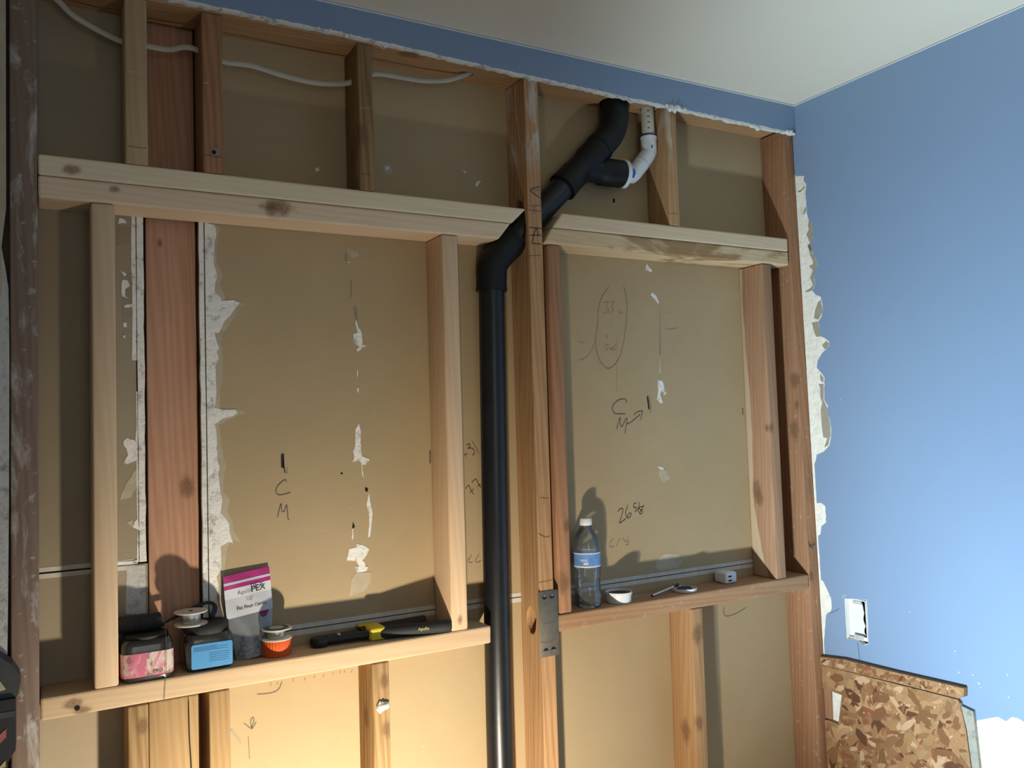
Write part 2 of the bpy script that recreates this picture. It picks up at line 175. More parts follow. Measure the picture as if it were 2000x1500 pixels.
def tube(name, pts, r, mat, parent=None, seg=20, flat=1.0, flat_dir=None, caps=True, hollow=None):
    """sweep; r number or list; flat squeezes along flat_dir"""
    P = [Vector(p) for p in pts]
    n = len(P)
    R = r if isinstance(r, (list, tuple)) else [r] * n
    c = sum(P, Vector()) / n
    T = []
    for i in range(n):
        t = (P[min(i + 1, n - 1)] - P[max(i - 1, 0)])
        T.append(t.normalized())
    ref = Vector(flat_dir) if flat_dir else Vector((0, 1, 0))
    if abs(T[0].dot(ref)) > 0.9: ref = Vector((0, 0, 1))
    u = (ref - T[0] * ref.dot(T[0])).normalized()
    V, Fc = [], []
    for i in range(n):
        u = (u - T[i] * u.dot(T[i])).normalized()
        v = T[i].cross(u)
        for k in range(seg):
            a = 2 * math.pi * k / seg
            V.append(P[i] - c + u * (math.cos(a) * R[i] * flat) + v * (math.sin(a) * R[i]))
    for j in range(n - 1):
        for k in range(seg):
            a, b = j * seg + k, j * seg + (k + 1) % seg
            Fc.append((a, b, b + seg, a + seg))
    if caps:
        Fc.append(tuple(range(seg))); Fc.append(tuple(range((n - 1) * seg, n * seg)))
    o = mk(name, V, Fc, mat, parent, c, (0, 0, 0), True)
    o.data.set_sharp_from_angle(angle=math.radians(50))
    return o

def ribbon(name, lines, fn, mat, parent=None, n=5):
    """flat ink strokes; lines = [(pts2d, width_m)], fn maps (a,b) to space; one mesh per mark"""
    V, Fc = [], []
    for pts, wd in lines:
        P = [Vector((a, b)) for a, b in pts]
        if len(P) > 2:
            P = [Vector((q.x, q.y)) for q in catmull([(a.x, a.y, 0) for a in P], n)]
        m = len(P); base = len(V)
        for i in range(m):
            t = (P[min(i + 1, m - 1)] - P[max(i - 1, 0)])
            t = t.normalized() if t.length > 1e-9 else Vector((1, 0))
            nrm = Vector((-t.y, t.x))
            e = wd / 2 * (0.55 if i in (0, m - 1) else 1.0) * (0.85 + 0.3 * random.random())
            for s in (1, -1):
                q = P[i] + nrm * e * s
                V.append(fn(q.x, q.y))
        for i in range(m - 1):
            a = base + 2 * i
            Fc.append((a, a + 1, a + 3, a + 2))
    return mk(name, V, Fc, mat, parent)

def text_mesh(name, body, size, mat, origin, ex, ey, parent, align='LEFT', shear=0.0, bold=0.0, spacing=1.0):
    cu = bpy.data.curves.new(name, 'FONT')
    cu.body = body; cu.size = size; cu.align_x = align; cu.shear = shear; cu.offset = bold; cu.space_character = spacing
    tmp = bpy.data.objects.new(name, cu); COL.objects.link(tmp)
    dg = bpy.context.evaluated_depsgraph_get(); dg.update()
    me = bpy.data.meshes.new_from_object(tmp.evaluated_get(dg))
    bpy.data.objects.remove(tmp)
    ex, ey, origin = Vector(ex).normalized(), Vector(ey).normalized(), Vector(origin)
    for v in me.vertices:
        v.co = ex * v.co.x + ey * v.co.y
    me.materials.clear(); me.materials.append(mat)
    o = bpy.data.objects.new(name, me); COL.objects.link(o)
    o.location = origin
    return adopt(o, parent)

# ------------------------------------------------------------------ materials
def newmat(name):
    m = bpy.data.materials.new(name); m.use_nodes = True
    nt = m.node_tree
    return m, nt, nt.nodes['Principled BSDF']

def N(nt, t, **kw):
    n = nt.nodes.new(t)
    for k, v in kw.items(): setattr(n, k, v)
    return n

def rgba(c): return (c[0], c[1], c[2], 1)

def math_n(nt, op, a, b=None, clamp=False):
    n = N(nt, 'ShaderNodeMath', operation=op, use_clamp=clamp)
    for i, x in enumerate((a, b)):
        if x is None: continue
        if isinstance(x, (int, float)): n.inputs[i].default_value = x
        else: nt.links.new(x, n.inputs[i])
    return n.outputs[0]

def mix_c(nt, f, a, b, mode='MIX'):
    n = N(nt, 'ShaderNodeMix', data_type='RGBA', blend_type=mode)
    if isinstance(f, (int, float)): n.inputs[0].default_value = f
    else: nt.links.new(f, n.inputs[0])
    for i, x in ((6, a), (7, b)):
        if isinstance(x, tuple): n.inputs[i].default_value = rgba(x)
        else: nt.links.new(x, n.inputs[i])
    return n.outputs[2]

def ramp(nt, fac, stops):
    n = N(nt, 'ShaderNodeValToRGB')
    el = n.color_ramp.elements
    while len(el) < len(stops): el.new(0.5)
    for e, (p, c) in zip(el, stops):
        e.position = p; e.color = rgba(c) if isinstance(c, tuple) else (c, c, c, 1)
    nt.links.new(fac, n.inputs[0])
    return n.outputs[0]

def coords(nt, scale=(1, 1, 1), rnd=True, off=(0, 0, 0)):
    tc = N(nt, 'ShaderNodeTexCoord')
    src = tc.outputs['Object']
    if rnd:
        oi = N(nt, 'ShaderNodeObjectInfo')
        mul = math_n(nt, 'MULTIPLY', oi.outputs['Random'], 37.0)
        va = N(nt, 'ShaderNodeVectorMath', operation='ADD')
        nt.links.new(src, va.inputs[0]); nt.links.new(mul, va.inputs[1])
        src = va.outputs[0]
    mp = N(nt, 'ShaderNodeMapping')
    mp.inputs['Scale'].default_value = scale
    mp.inputs['Location'].default_value = off
    nt.links.new(src, mp.inputs['Vector'])
    return mp.outputs[0], tc.outputs['Object']

def noise(nt, vec, scale, detail=3.0, rough=0.55, dist=0.0):
    n = N(nt, 'ShaderNodeTexNoise')
    n.inputs['Scale'].default_value = scale; n.inputs['Detail'].default_value = detail
    n.inputs['Roughness'].default_value = rough; n.inputs['Distortion'].default_value = dist
    nt.links.new(vec, n.inputs['Vector'])
    return n.outputs['Fac']

def bump(nt, bsdf, h, strength, dist=0.001):
    b = N(nt, 'ShaderNodeBump')
    b.inputs['Strength'].default_value = strength; b.inputs['Distance'].default_value = dist
    nt.links.new(h, b.inputs['Height']); nt.links.new(b.outputs[0], bsdf.inputs['Normal'])

def wood(name, light, dark, axis='z', knots=(), knot_col=(0.17, 0.09, 0.045), smear=None, contrast=1.0, rings=44.0, stain=None, rough=0.72, dirt=0.0, sap=None):
    m, nt, bs = newmat(name)
    lo = 0.05
    sc_ = {'z': (1, 1, lo), 'x': (lo, 1, 1), 'y': (1, lo, 1)}[axis]
    vec, raw = coords(nt, sc_)
    # growth rings seen as long wavy lines
    wv = N(nt, 'ShaderNodeTexWave', wave_type='BANDS', bands_direction='DIAGONAL')
    wv.inputs['Scale'].default_value = rings; wv.inputs['Distortion'].default_value = 9.0
    wv.inputs['Detail'].default_value = 2.5; wv.inputs['Detail Scale'].default_value = 0.7; wv.inputs['Detail Roughness'].default_value = 0.5
    nt.links.new(vec, wv.inputs['Vector'])
    big = noise(nt, vec, 9.0, 3.0, 0.6, 0.6)
    fine = noise(nt, vec, 160.0, 3.0, 0.6)
    f = math_n(nt, 'MULTIPLY', wv.outputs['Fac'], 0.32 * contrast)
    f = math_n(nt, 'ADD', f, math_n(nt, 'MULTIPLY', big, 0.75 * contrast))
    f = math_n(nt, 'ADD', f, math_n(nt, 'MULTIPLY', fine, 0.6 * contrast))
    f = math_n(nt, 'SUBTRACT', f, 0.43 * contrast)
    mid = tuple((a * 0.55 + b * 0.45) for a, b in zip(light, dark))
    col = ramp(nt, f, [(0.0, light), (0.5, mid), (1.0, dark)])
    for (kx, ky, kz, kr) in knots:
        sub = N(nt, 'ShaderNodeVectorMath', operation='SUBTRACT'); nt.links.new(raw, sub.inputs[0]); sub.inputs[1].default_value = (kx, ky, kz)
        mul = N(nt, 'ShaderNodeVectorMath', operation='MULTIPLY'); nt.links.new(sub.outputs[0], mul.inputs[0])
        mul.inputs[1].default_value = {'z': (1, 1, 0.62), 'x': (0.62, 1, 1), 'y': (1, 0.62, 1)}[axis]
        ln = N(nt, 'ShaderNodeVectorMath', operation='LENGTH'); nt.links.new(mul.outputs[0], ln.inputs[0])
        nz = noise(nt, raw, 55.0, 2.0)
        d = math_n(nt, 'ADD', ln.outputs['Value'], math_n(nt, 'MULTIPLY', math_n(nt, 'SUBTRACT', nz, 0.5), kr * 0.9))
        mr = N(nt, 'ShaderNodeMapRange', interpolation_type='SMOOTHSTEP')
        nt.links.new(d, mr.inputs[0]); mr.inputs[1].default_value = kr * 0.35; mr.inputs[2].default_value = kr * 1.25; mr.inputs[3].default_value = 0.72; mr.inputs[4].default_value = 0.0
        ring = math_n(nt, 'MULTIPLY', math_n(nt, 'SINE', math_n(nt, 'MULTIPLY', d, 1400.0)), 0.12)
        col = mix_c(nt, math_n(nt, 'ADD', mr.outputs[0], math_n(nt, 'MULTIPLY', ring, mr.outputs[0]), True), col, knot_col)
    if stain:
        v2, _ = coords(nt, {'z': (1, 1, .35), 'x': (.35, 1, 1), 'y': (1, .35, 1)}[axis])
        s = noise(nt, v2, stain[1], 4.0, 0.6, 0.8)
        col = mix_c(nt, ramp(nt, s, [(stain[2], 0.0), (stain[2] + 0.07, 0.85)]), col, stain[0])
    if sap:
        # pale sapwood along the back edge, widening towards the foot of the board
        v4, _ = coords(nt, (1, 1, .25))
        sp4 = N(nt, 'ShaderNodeSeparateXYZ'); nt.links.new(raw, sp4.inputs[0])
        e = math_n(nt, 'ADD', sp4.outputs[1], math_n(nt, 'MULTIPLY', math_n(nt, 'SUBTRACT', noise(nt, v4, 14.0, 3.0), 0.5), 0.04))
        e = math_n(nt, 'ADD', e, math_n(nt, 'MULTIPLY', math_n(nt, 'MAXIMUM', math_n(nt, 'SUBTRACT', -0.24, sp4.outputs[2]), 0.0), 0.22))
        mr4 = N(nt, 'ShaderNodeMapRange', interpolation_type='SMOOTHSTEP'); nt.links.new(e, mr4.inputs[0]); mr4.inputs[1].default_value = 0.026; mr4.inputs[2].default_value = 0.031
        col = mix_c(nt, math_n(nt, 'MULTIPLY', mr4.outputs[0], 0.85), col, sap)
    if dirt:
        v3, _ = coords(nt, (1, 1, 1))
        s = noise(nt, v3, 60.0, 4.0, 0.6)
        col = mix_c(nt, ramp(nt, s, [(0.62, 0.0), (0.7, dirt)]), col, (0.55, 0.53, 0.49))
    if smear:
        # plaster dust wiped along the board; smear = (threshold, lo, hi along the axis in object space)
        v3, _ = coords(nt, {'z': (1, 1, .3), 'x': (.3, 1, 1), 'y': (1, .3, 1)}[axis])
        s = noise(nt, v3, 22.0, 5.0, 0.65, 0.5)
        msk = ramp(nt, s, [(smear[0], 0.0), (smear[0] + 0.14, 0.75)])
        sp = N(nt, 'ShaderNodeSeparateXYZ'); nt.links.new(raw, sp.inputs[0])
        c = sp.outputs['xyz'.index(axis)]
        m1 = N(nt, 'ShaderNodeMapRange', interpolation_type='SMOOTHSTEP'); nt.links.new(c, m1.inputs[0]); m1.inputs[1].default_value = smear[1] - .05; m1.inputs[2].default_value = smear[1] + .05
        g = math_n(nt, 'MULTIPLY', m1.outputs[0], math_n(nt, 'LESS_THAN', c, smear[2]))
        col = mix_c(nt, math_n(nt, 'MULTIPLY', msk, g), col, (0.6, 0.57, 0.53))
    nt.links.new(col, bs.inputs['Base Color'])
    bs.inputs['Roughness'].default_value = rough
    bs.inputs['Specular IOR Level'].default_value = 0.25
    bump(nt, bs, f, 0.35, 0.0012)
    return m

def plain(name, c, rough=0.6, metal=0.0, spec=0.5, var=0.0, vscale=20.0, bumps=0.0, bscale=80.0, rnd=False, trans=0.0):
    m, nt, bs = newmat(name)
    vec, _ = coords(nt, (1, 1, 1), rnd)
    if var:
        f = noise(nt, vec, vscale, 4.0, 0.6)
        lo = tuple(x * (1 - var) for x in c); hi = tuple(min(1, x * (1 + var)) for x in c)
        nt.links.new(ramp(nt, f, [(0.3, lo), (0.7, hi)]), bs.inputs['Base Color'])
    else:
        nt.links.new(ramp(nt, noise(nt, vec, 50, 2), [(0.0, tuple(x * .97 for x in c)), (1.0, c)]), bs.inputs['Base Color'])
    if bumps: bump(nt, bs, noise(nt, vec, bscale, 4.0, 0.6), bumps, 0.002)
    bs.inputs['Roughness'].default_value = rough; bs.inputs['Metallic'].default_value = metal
    bs.inputs['Specular IOR Level'].default_value = spec
    bs.inputs['Transmission Weight'].default_value = trans
    return m

def clear_film(name, tint, gloss=0.12, rough=0.05, alpha=0.85):
    """thin clear plastic: straight-through light plus a fresnel gloss"""
    m = bpy.data.materials.new(name); m.use_nodes = True
    nt = m.node_tree; nt.nodes.clear()
    out = N(nt, 'ShaderNodeOutputMaterial')
    tr = N(nt, 'ShaderNodeBsdfTransparent'); tr.inputs[0].default_value = rgba(tint)
    gl = N(nt, 'ShaderNodeBsdfGlossy'); gl.inputs['Roughness'].default_value = rough; gl.inputs[0].default_value = (0.9, 0.92, 0.95, 1)
    df = N(nt, 'ShaderNodeBsdfDiffuse'); df.inputs[0].default_value = (0.6, 0.62, 0.62, 1)
    fr = N(nt, 'ShaderNodeFresnel'); fr.inputs[0].default_value = 1.5
    tc = N(nt, 'ShaderNodeTexCoord')
    b = N(nt, 'ShaderNodeBump'); b.inputs['Strength'].default_value = 0.35; b.inputs['Distance'].default_value = 0.002
    nt.links.new(noise(nt, tc.outputs['Object'], 90.0, 2.0), b.inputs['Height'])
    nt.links.new(b.outputs[0], gl.inputs['Normal'])
    m1 = N(nt, 'ShaderNodeMixShader'); m2 = N(nt, 'ShaderNodeMixShader')
    nt.links.new(math_n(nt, 'ADD', math_n(nt, 'MULTIPLY', fr.outputs[0], 1.0), gloss, True), m1.inputs[0])
    nt.links.new(tr.outputs[0], m1.inputs[1]); nt.links.new(gl.outputs[0], m1.inputs[2])
    m2.inputs[0].default_value = 1 - alpha
    nt.links.new(m1.outputs[0], m2.inputs[1]); nt.links.new(df.outputs[0], m2.inputs[2])
    nt.links.new(m2.outputs[0], out.inputs[0])
    return m

# the palette
def kraft_mat(name='kraft_paper', g=(1, 1, 1)):
    m, nt, bs = newmat(name)
    vec, raw = coords(nt, (1, 1, 1), False)
    f1 = noise(nt, vec, 3.0, 4.0, 0.6)
    v2, _ = coords(nt, (0.6, 1, 14), False)
    f2 = noise(nt, v2, 40.0, 3.0, 0.6)
    f = math_n(nt, 'ADD', math_n(nt, 'MULTIPLY', f1, 0.7), math_n(nt, 'MULTIPLY', f2, 0.3))
    col = ramp(nt, f, [(0.25, (0.38, 0.288, 0.162)), (0.55, (0.425, 0.322, 0.186)), (0.8, (0.47, 0.362, 0.22))])
    col = mix_c(nt, 1.0, col, tuple(g), 'MULTIPLY')
    f3 = noise(nt, vec, 75.0, 2.0, 0.5)
    col = mix_c(nt, ramp(nt, f3, [(0.77, 0.0), (0.8, 0.35)]), col, (0.62, 0.58, 0.5))
    nt.links.new(col, bs.inputs['Base Color'])
    bs.inputs['Roughness'].default_value = 0.85; bs.inputs['Specular IOR Level'].default_value = 0.2
    bump(nt, bs, f2, 0.08, 0.001)
    return m

def gypsum_mat(name, base, speck=0.35):
    m, nt, bs = newmat(name)
    vec, _ = coords(nt, (1, 1, 1), False)
    a = noise(nt, vec, 45.0, 5.0, 0.65)
    col = ramp(nt, a, [(0.30, tuple(x * (1 - speck * 1.2) for x in base)), (0.47, base), (0.8, tuple(min(1, x * 1.06) for x in base))])
    b = noise(nt, vec, 210.0, 3.0, 0.6)
    col = mix_c(nt, ramp(nt, b, [(0.69, 0.0), (0.74, speck)]), col, (0.25, 0.24, 0.22))
    nt.links.new(col, bs.inputs['Base Color'])
    bs.inputs['Roughness'].default_value = 0.9; bs.inputs['Specular IOR Level'].default_value = 0.15
    bump(nt, bs, a, 0.9, 0.005)
    return m

def paint_mat():
    m, nt, bs = newmat('blue_wall_paint')
    vec, _ = coords(nt, (1, 1, 1), False)
    f = noise(nt, vec, 2.5, 3.0, 0.5)
    col = ramp(nt, f, [(0.2, (0.222, 0.308, 0.445)), (0.8, (0.237, 0.328, 0.465))])
    nt.links.new(col, bs.inputs['Base Color'])
    bs.inputs['Roughness'].default_value = 0.55; bs.inputs['Specular IOR Level'].default_value = 0.3
    bump(nt, bs, noise(nt, vec, 260.0, 2.0, 0.5), 0.12, 0.0006)
    return m

KRAFT = kraft_mat()
KRAFTL = kraft_mat('greyer_kraft_paper', (0.82, 0.90, 1.08))
GYP = gypsum_mat('gypsum_core', (0.80, 0.79, 0.73), 0.5)
GYPW = gypsum_mat('white_plaster', (0.88, 0.835, 0.72), 0.12)
GYPG = gypsum_mat('dusty_gypsum', (0.50, 0.50, 0.47), 0.4)
PAINT = paint_mat()
PAPER = plain('torn_brown_paper', (0.36, 0.31, 0.235), 0.9, var=0.1, vscale=60)
SCUFF = plain('scuffed_paper', (0.455, 0.39, 0.275), 0.9, var=0.12, vscale=40)
SCUFFD = plain('rubbed_paper', (0.285, 0.235, 0.155), 0.9, var=0.15, vscale=40)
CEIL = plain('ceiling_paint', (0.80, 0.725, 0.575), 0.8, var=0.02, vscale=3, bumps=0.15, bscale=240)
INK = plain('black_marker', (0.012, 0.010, 0.008), 0.6)
PENCIL = plain('pencil', (0.10, 0.085, 0.06), 0.7)
PENCIL2 = plain('light_pencil', (0.16, 0.13, 0.085), 0.7)
BLUEPEN = plain('blue_pencil', (0.035, 0.04, 0.085), 0.7)
STAMP = plain('faded_stamp', (0.25, 0.205, 0.135), 0.8)
SMUDGE = plain('pencil_smudge', (0.33, 0.285, 0.195), 0.9)
REDPEN = plain('faded_red_pencil', (0.33, 0.215, 0.14), 0.8)
REDLINE = plain('dark_red_pencil', (0.10, 0.035, 0.02), 0.8)
CHALK = plain('chalk_line', (0.5, 0.46, 0.4), 0.9)
TONES = {0: INK, 0.5: INK, 1: PENCIL, 2: PENCIL2, 3: STAMP, 4: SMUDGE, 5: REDPEN, 6: REDLINE, 7: CHALK, 8: BLUEPEN}
ABS = plain('black_abs', (0.0085, 0.009, 0.0105), 0.36, var=0.3, vscale=30, bumps=0.05, bscale=60)
ABS2 = plain('black_abs_fitting', (0.008, 0.0085, 0.0095), 0.5, 0.0, 0.3, var=0.3, vscale=30)
PVC = plain('white_pvc', (0.72, 0.73, 0.74), 0.35, var=0.05, vscale=60)
PVCO = plain('aged_pvc', (0.62, 0.58, 0.48), 0.45, var=0.1, vscale=60)
PRIMER = plain('purple_primer', (0.16, 0.08, 0.26), 0.5)
BLUEINK = plain('blue_primer', (0.03, 0.12, 0.5), 0.5)
CABLE = plain('white_cable', (0.47, 0.44, 0.355), 0.5, var=0.06)
STEEL = plain('dull_steel', (0.15, 0.135, 0.11), 0.6, 0.3, var=0.15, vscale=60)
STEELB = plain('bright_steel', (0.62, 0.62, 0.60), 0.25, 1.0)
HOLE = plain('dark_hole', (0.006, 0.005, 0.004), 0.9)
BLK = plain('black_plastic', (0.012, 0.012, 0.013), 0.42, var=0.2, bumps=0.05)
BLKR = plain('black_rubber', (0.016, 0.016, 0.017), 0.7, var=0.2)
GRYP = plain('grey_plastic', (0.10, 0.105, 0.11), 0.5, var=0.15)
WHT = plain('white_plastic', (0.80, 0.80, 0.79), 0.35)
NEW = ((0.72, 0.535, 0.345), (0.56, 0.38, 0.225))
PALE = ((0.79, 0.67, 0.47), (0.68, 0.54, 0.35))
OLD = ((0.54, 0.325, 0.16), (0.29, 0.145, 0.062))
OLDR = ((0.46, 0.245, 0.13), (0.26, 0.115, 0.058))
OLDY = ((0.50, 0.33, 0.155), (0.30, 0.165, 0.065))

# ================================================================== THE SETTING
FLOORM = plain('subfloor_board', (0.36, 0.30, 0.22), 0.8, var=0.2, vscale=6)
WALLP = plain('side_wall_paint', (0.50, 0.55, 0.62), 0.7, var=0.04, vscale=4)
tag(box('floor', (-1.62, -3.3, -0.05), (2.05, 0.24, 0), FLOORM), kind='structure')
tag(box('ceiling', (-1.62, -3.3, 2.44), (2.05, 0.24, 2.47), CEIL), kind='structure')
tag(box('light_leak_backing', (-1.62, 0.19, 0), (2.05, 0.24, 2.44), KRAFT), kind='structure')  # added slab behind the wall gaps, blocks outside light from leaking through
tag(box('wall_left', (-1.62, -3.25, 0), (-1.56, 0.19, 2.44), WALLP), kind='structure')
# front wall behind the viewer, with the window that lets the daylight in
wl = prism('wall_front', [(-1.62, 0), (2.05, 0), (2.05, 2.44), (-1.62, 2.44)], [[(-0.3, 0.92), (0.8, 0.92), (0.8, 2.18), (-0.3, 2.18)]],
           lambda a, b, d: (a, -3.31 + d, b), 0.06, WALLP)
tag(wl, kind='structure')
win = tag(empty('window_1', (0.25, -3.28, 0.92)), kind='structure')
for nm, a, b in (('window_frame', (-0.3, -3.27, 0.92), (-0.26, -3.24, 2.18)), ('window_frame', (0.76, -3.27, 0.92), (0.8, -3.24, 2.18)),
                 ('window_frame', (-0.26, -3.27, 0.92), (0.76, -3.24, 0.96)), ('window_frame', (-0.26, -3.27, 2.14), (0.76, -3.24, 2.18)),
                 ('window_sash_bar', (-0.26, -3.27, 1.53), (0.76, -3.24, 1.57))):
    box(nm, a, b, WHT, win, 0.003)

# ---- back of the drywall of the room beyond, seen between the studs
wb = tag(empty('wall_back', (0.9, 0.089, 0)), kind='structure')
def sheet(x0, x1, z0, z1):
    return box('drywall_sheet', (x0, 0.089, z0), (x1, 0.102, z1), KRAFT if x0 > 0 else KRAFTL, wb)
sh_lu = sheet(-1.56, 0.166, 1.3135, 2.44)
sh_ll = sheet(-1.56, 0.183, 0.0, 1.3105)
sh_u = sheet(0.2945, 2.0, 1.1455, 2.44)
sh_l = sheet(0.2945, 2.0, 0.0, 1.1435)
SEAM = plain('sheet_edge_tape', (0.58, 0.56, 0.49), 0.9, var=0.12, vscale=50)
for (s, x0, x1, z0, z1) in ((sh_u, 0.335, 2.0, 1.1457, 1.1550), (sh_l, 0.335, 2.0, 1.1330, 1.1433), (sh_lu, -1.5, 0.16, 1.3137, 1.3220), (sh_ll, -1.5, 0.16, 1.3020, 1.3103)):
    box('edge_tape', (x0, 0.0884, z0), (x1, 0.0895, z1), SEAM, s)
# gypsum strips beside the wide plank
def strip(poly, y0=0.0875, t=0.012, m=GYP, parent=wb, name='gypsum_strip'):
    return prism(name, poly, [], FY(y0), t, m, parent)
def wobble(x, z0, z1, n, amp):
    return [(x + random.uniform(-amp, amp), z0 + (z1 - z0) * i / n) for i in range(n + 1)]
strip(wobble(0.2835, 0.9, 2.0, 30, .0008) + wobble(0.2925, 2.0, 0.9, 14, .0004))
strip(wobble(0.1685, 1.315, 2.0, 14, .0004) + wobble(0.1805, 2.0, 1.315, 26, .0009))
strip(wobble(0.1595, 1.70, 2.0, 10, .0012) + wobble(0.1672, 2.0, 1.70, 8, .0003), 0.0882, 0.006)
strip(wobble(0.1645, 1.315, 1.64, 10, .0016) + wobble(0.1675, 1.64, 1.315, 8, .0003), 0.0882, 0.006)
strip([(0.118, 1.3125), (0.165, 1.312), (0.165, 1.3195), (0.150, 1.3185), (0.118, 1.3205)], 0.0870, 0.002)
# paper torn down to the gypsum
mg = [p for p in MARGIN if p[1] > 1.150 and p[0] > 0.297]
prism('scuffed_paper', [(0.2945, 1.979)] + [(p[0] + 0.010 + random.uniform(-.005, .006), p[1] + random.uniform(-.003, .003)) for p in mg] + [(0.333, 1.147), (0.2945, 1.147)], [], FY(0.0885), 0.0008, SCUFF, sh_u)
prism('torn_margin', [(0.2945, 1.98)] + [p for p in MARGIN if p[1] > 1.147 and p[0] > 0.297] + [(0.325, 1.147), (0.2945, 1.147)], [], FY(0.0879), 0.0014, GYP, sh_u)
prism('torn_margin', [(0.2945, 1.142), (0.326, 1.142), (0.331, 1.10), (0.322, 1.06), (0.33, 1.0), (0.2945, 0.95)], [], FY(0.0881), 0.0012, GYP, sh_l)
SHEETS = {'mid': sh_u, 'left': sh_lu, 'leftlow': sh_ll}
for sname, poly, kind in TEARS:
    nm, m, dy = {'g': ('torn_gypsum', GYP, 0.0009), 's': ('scuffed_paper', SCUFF, 0.0006), 'd': ('rubbed_paper', SCUFFD, 0.0005), 'k': ('nail_hole', HOLE, 0.0007), 'gg': ('dusty_gypsum', GYPG, 0.0008)}[kind]
    dense = []
    for i in range(len(poly)):
        a, b = poly[i], poly[(i + 1) % len(poly)]
        L = math.hypot(b[0] - a[0], b[1] - a[1])
        k = max(1, min(6, int(L / 0.006)))
        for j in range(k):
            t = j / k
            e = 0.0007 if kind in 'gg s' and j else 0.0
            dense.append((a[0] + (b[0] - a[0]) * t + random.uniform(-e, e), a[1] + (b[1] - a[1]) * t + random.uniform(-e, e)))
    prism(nm, dense, [], FY(0.089 - dy), dy + 0.0004, m, SHEETS[sname])
# handwriting and stamps on the paper
MARKN = {'cm_left': 'marker_letters', 'cm_right': 'marker_letters', 'measure': 'marker_number', 'stamp': 'faded_stamp', 'numbers_by_pipe': 'pencil_numbers', 'stamp_by_pipe': 'faded_stamp',
         'arrow': 'pencil_arrow', 'stamp_row': 'stamp_row', 'tick': 'pencil_tick', 'ring': 'pencil_ring', 'side_bar': 'marker_bar'}
by = {}
for nm, pts, wd, tone in MARKS:
    by.setdefault((nm, tone), []).append((pts, wd / 1000))
for (nm, tone), lines in by.items():
    o = ribbon(MARKN[nm], lines, lambda a, b: (a, 0.0882, b), TONES[tone], sh_l if nm in ('arrow', 'stamp_row', 'tick') else sh_u)

# ---- strip of painted drywall left under the ceiling, torn along its lower edge
def edge_z(x):
    pts = [(-1.6, 2.381), (0.284, 2.3795), (0.591, 2.379), (0.961, 2.3695), (1.3, 2.3645), (1.889, 2.3575)]
    for (a, za), (b, zb) in zip(pts, pts[1:]):
        if x <= b: return za + (zb - za) * (x - a) / (b - a)
    return pts[-1][1]
wu = tag(empty('wall_upper', (0.6, 0, 2.37)), kind='structure')
xs = [-1.55 + i * 0.011 for i in range(313)]
low = [(x, edge_z(x) - 0.0035 + random.uniform(-.0015, .0022) - (0.006 * random.random() if random.random() < 0.06 else 0)) for x in xs]
prism('gypsum_core', low + [(1.889, 2.44), (-1.55, 2.44)], [], FY(-0.0118), 0.0113, GYP, wu)
low2 = [(x, edge_z(x) + 0.0015 + random.uniform(-.0012, .0016)) for x in xs]
prism('paint_layer', low2 + [(1.889, 2.44), (-1.55, 2.44)], [], FY(-0.0132), 0.0014, PAINT, wu)
def crumb(x, y, z, r, m, parent):
    bm = bmesh.new(); bmesh.ops.create_icosphere(bm, subdivisions=1, radius=r)
    for v in bm.verts: v.co *= random.uniform(.65, 1.25)
    me = bpy.data.meshes.new('gypsum_crumb'); bm.to_mesh(me); bm.free(); me.materials.append(m)
    o = bpy.data.objects.new('gypsum_crumb', me); COL.objects.link(o); o.location = (x, y, z)
    return adopt(o, parent)
for x, r in ((0.505, .004), (0.53, .005), (0.555, .004), (0.565, .006), (0.575, .004), (1.43, .010), (1.447, .012), (1.462, .009), (1.42, .006), (1.478, .006), (1.855, .006), (1.868, .007), (1.88, .005), (1.10, .004), (1.2, .005), (0.70, .003), (0.42, .003)):
    crumb(x, -0.012, edge_z(x) - 0.001 + random.uniform(-.002, .003), r, GYP, wu)
# caulk line where ceiling meets the walls
CAULK = plain('ceiling_line_paint', (0.66, 0.70, 0.72), 0.7)
tag(tube('trim_1', [(-1.5, -0.0138, 2.4375), (1.886, -0.0138, 2.4375)], 0.0018, CAULK, None, 8), kind='structure')

# ---- wall remnant left of the left post
wr = tag(empty('wall_corner', (-0.5, 0, 0)), kind='structure')
edge = [(-0.0452, 2.37), (-0.0455, 1.956), (-0.049, 1.92), (-0.0528, 1.885), (-0.047, 1.85), (-0.0425, 1.816), (-0.0415, 1.75), (-0.0413, 1.69), (-0.0420, 1.55), (-0.0426, 1.434), (-0.0440, 1.30), (-0.0454, 1.196), (-0.05, 1.1), (-0.05, 0)]
prism('gypsum_core', edge + [(-1.56, 0), (-1.56, 2.37)], [], FY(-0.0128), 0.0123, GYPG, wr)
prism('brown_paper_face', [(-0.0452, 2.369), (-0.0455, 1.956), (-0.049, 1.92), (-0.0528, 1.885), (-0.0505, 1.83), (-0.052, 1.80), (-1.5, 1.80), (-1.5, 2.369)], [], FY(-0.0134), 0.0007, SCUFF, wr)

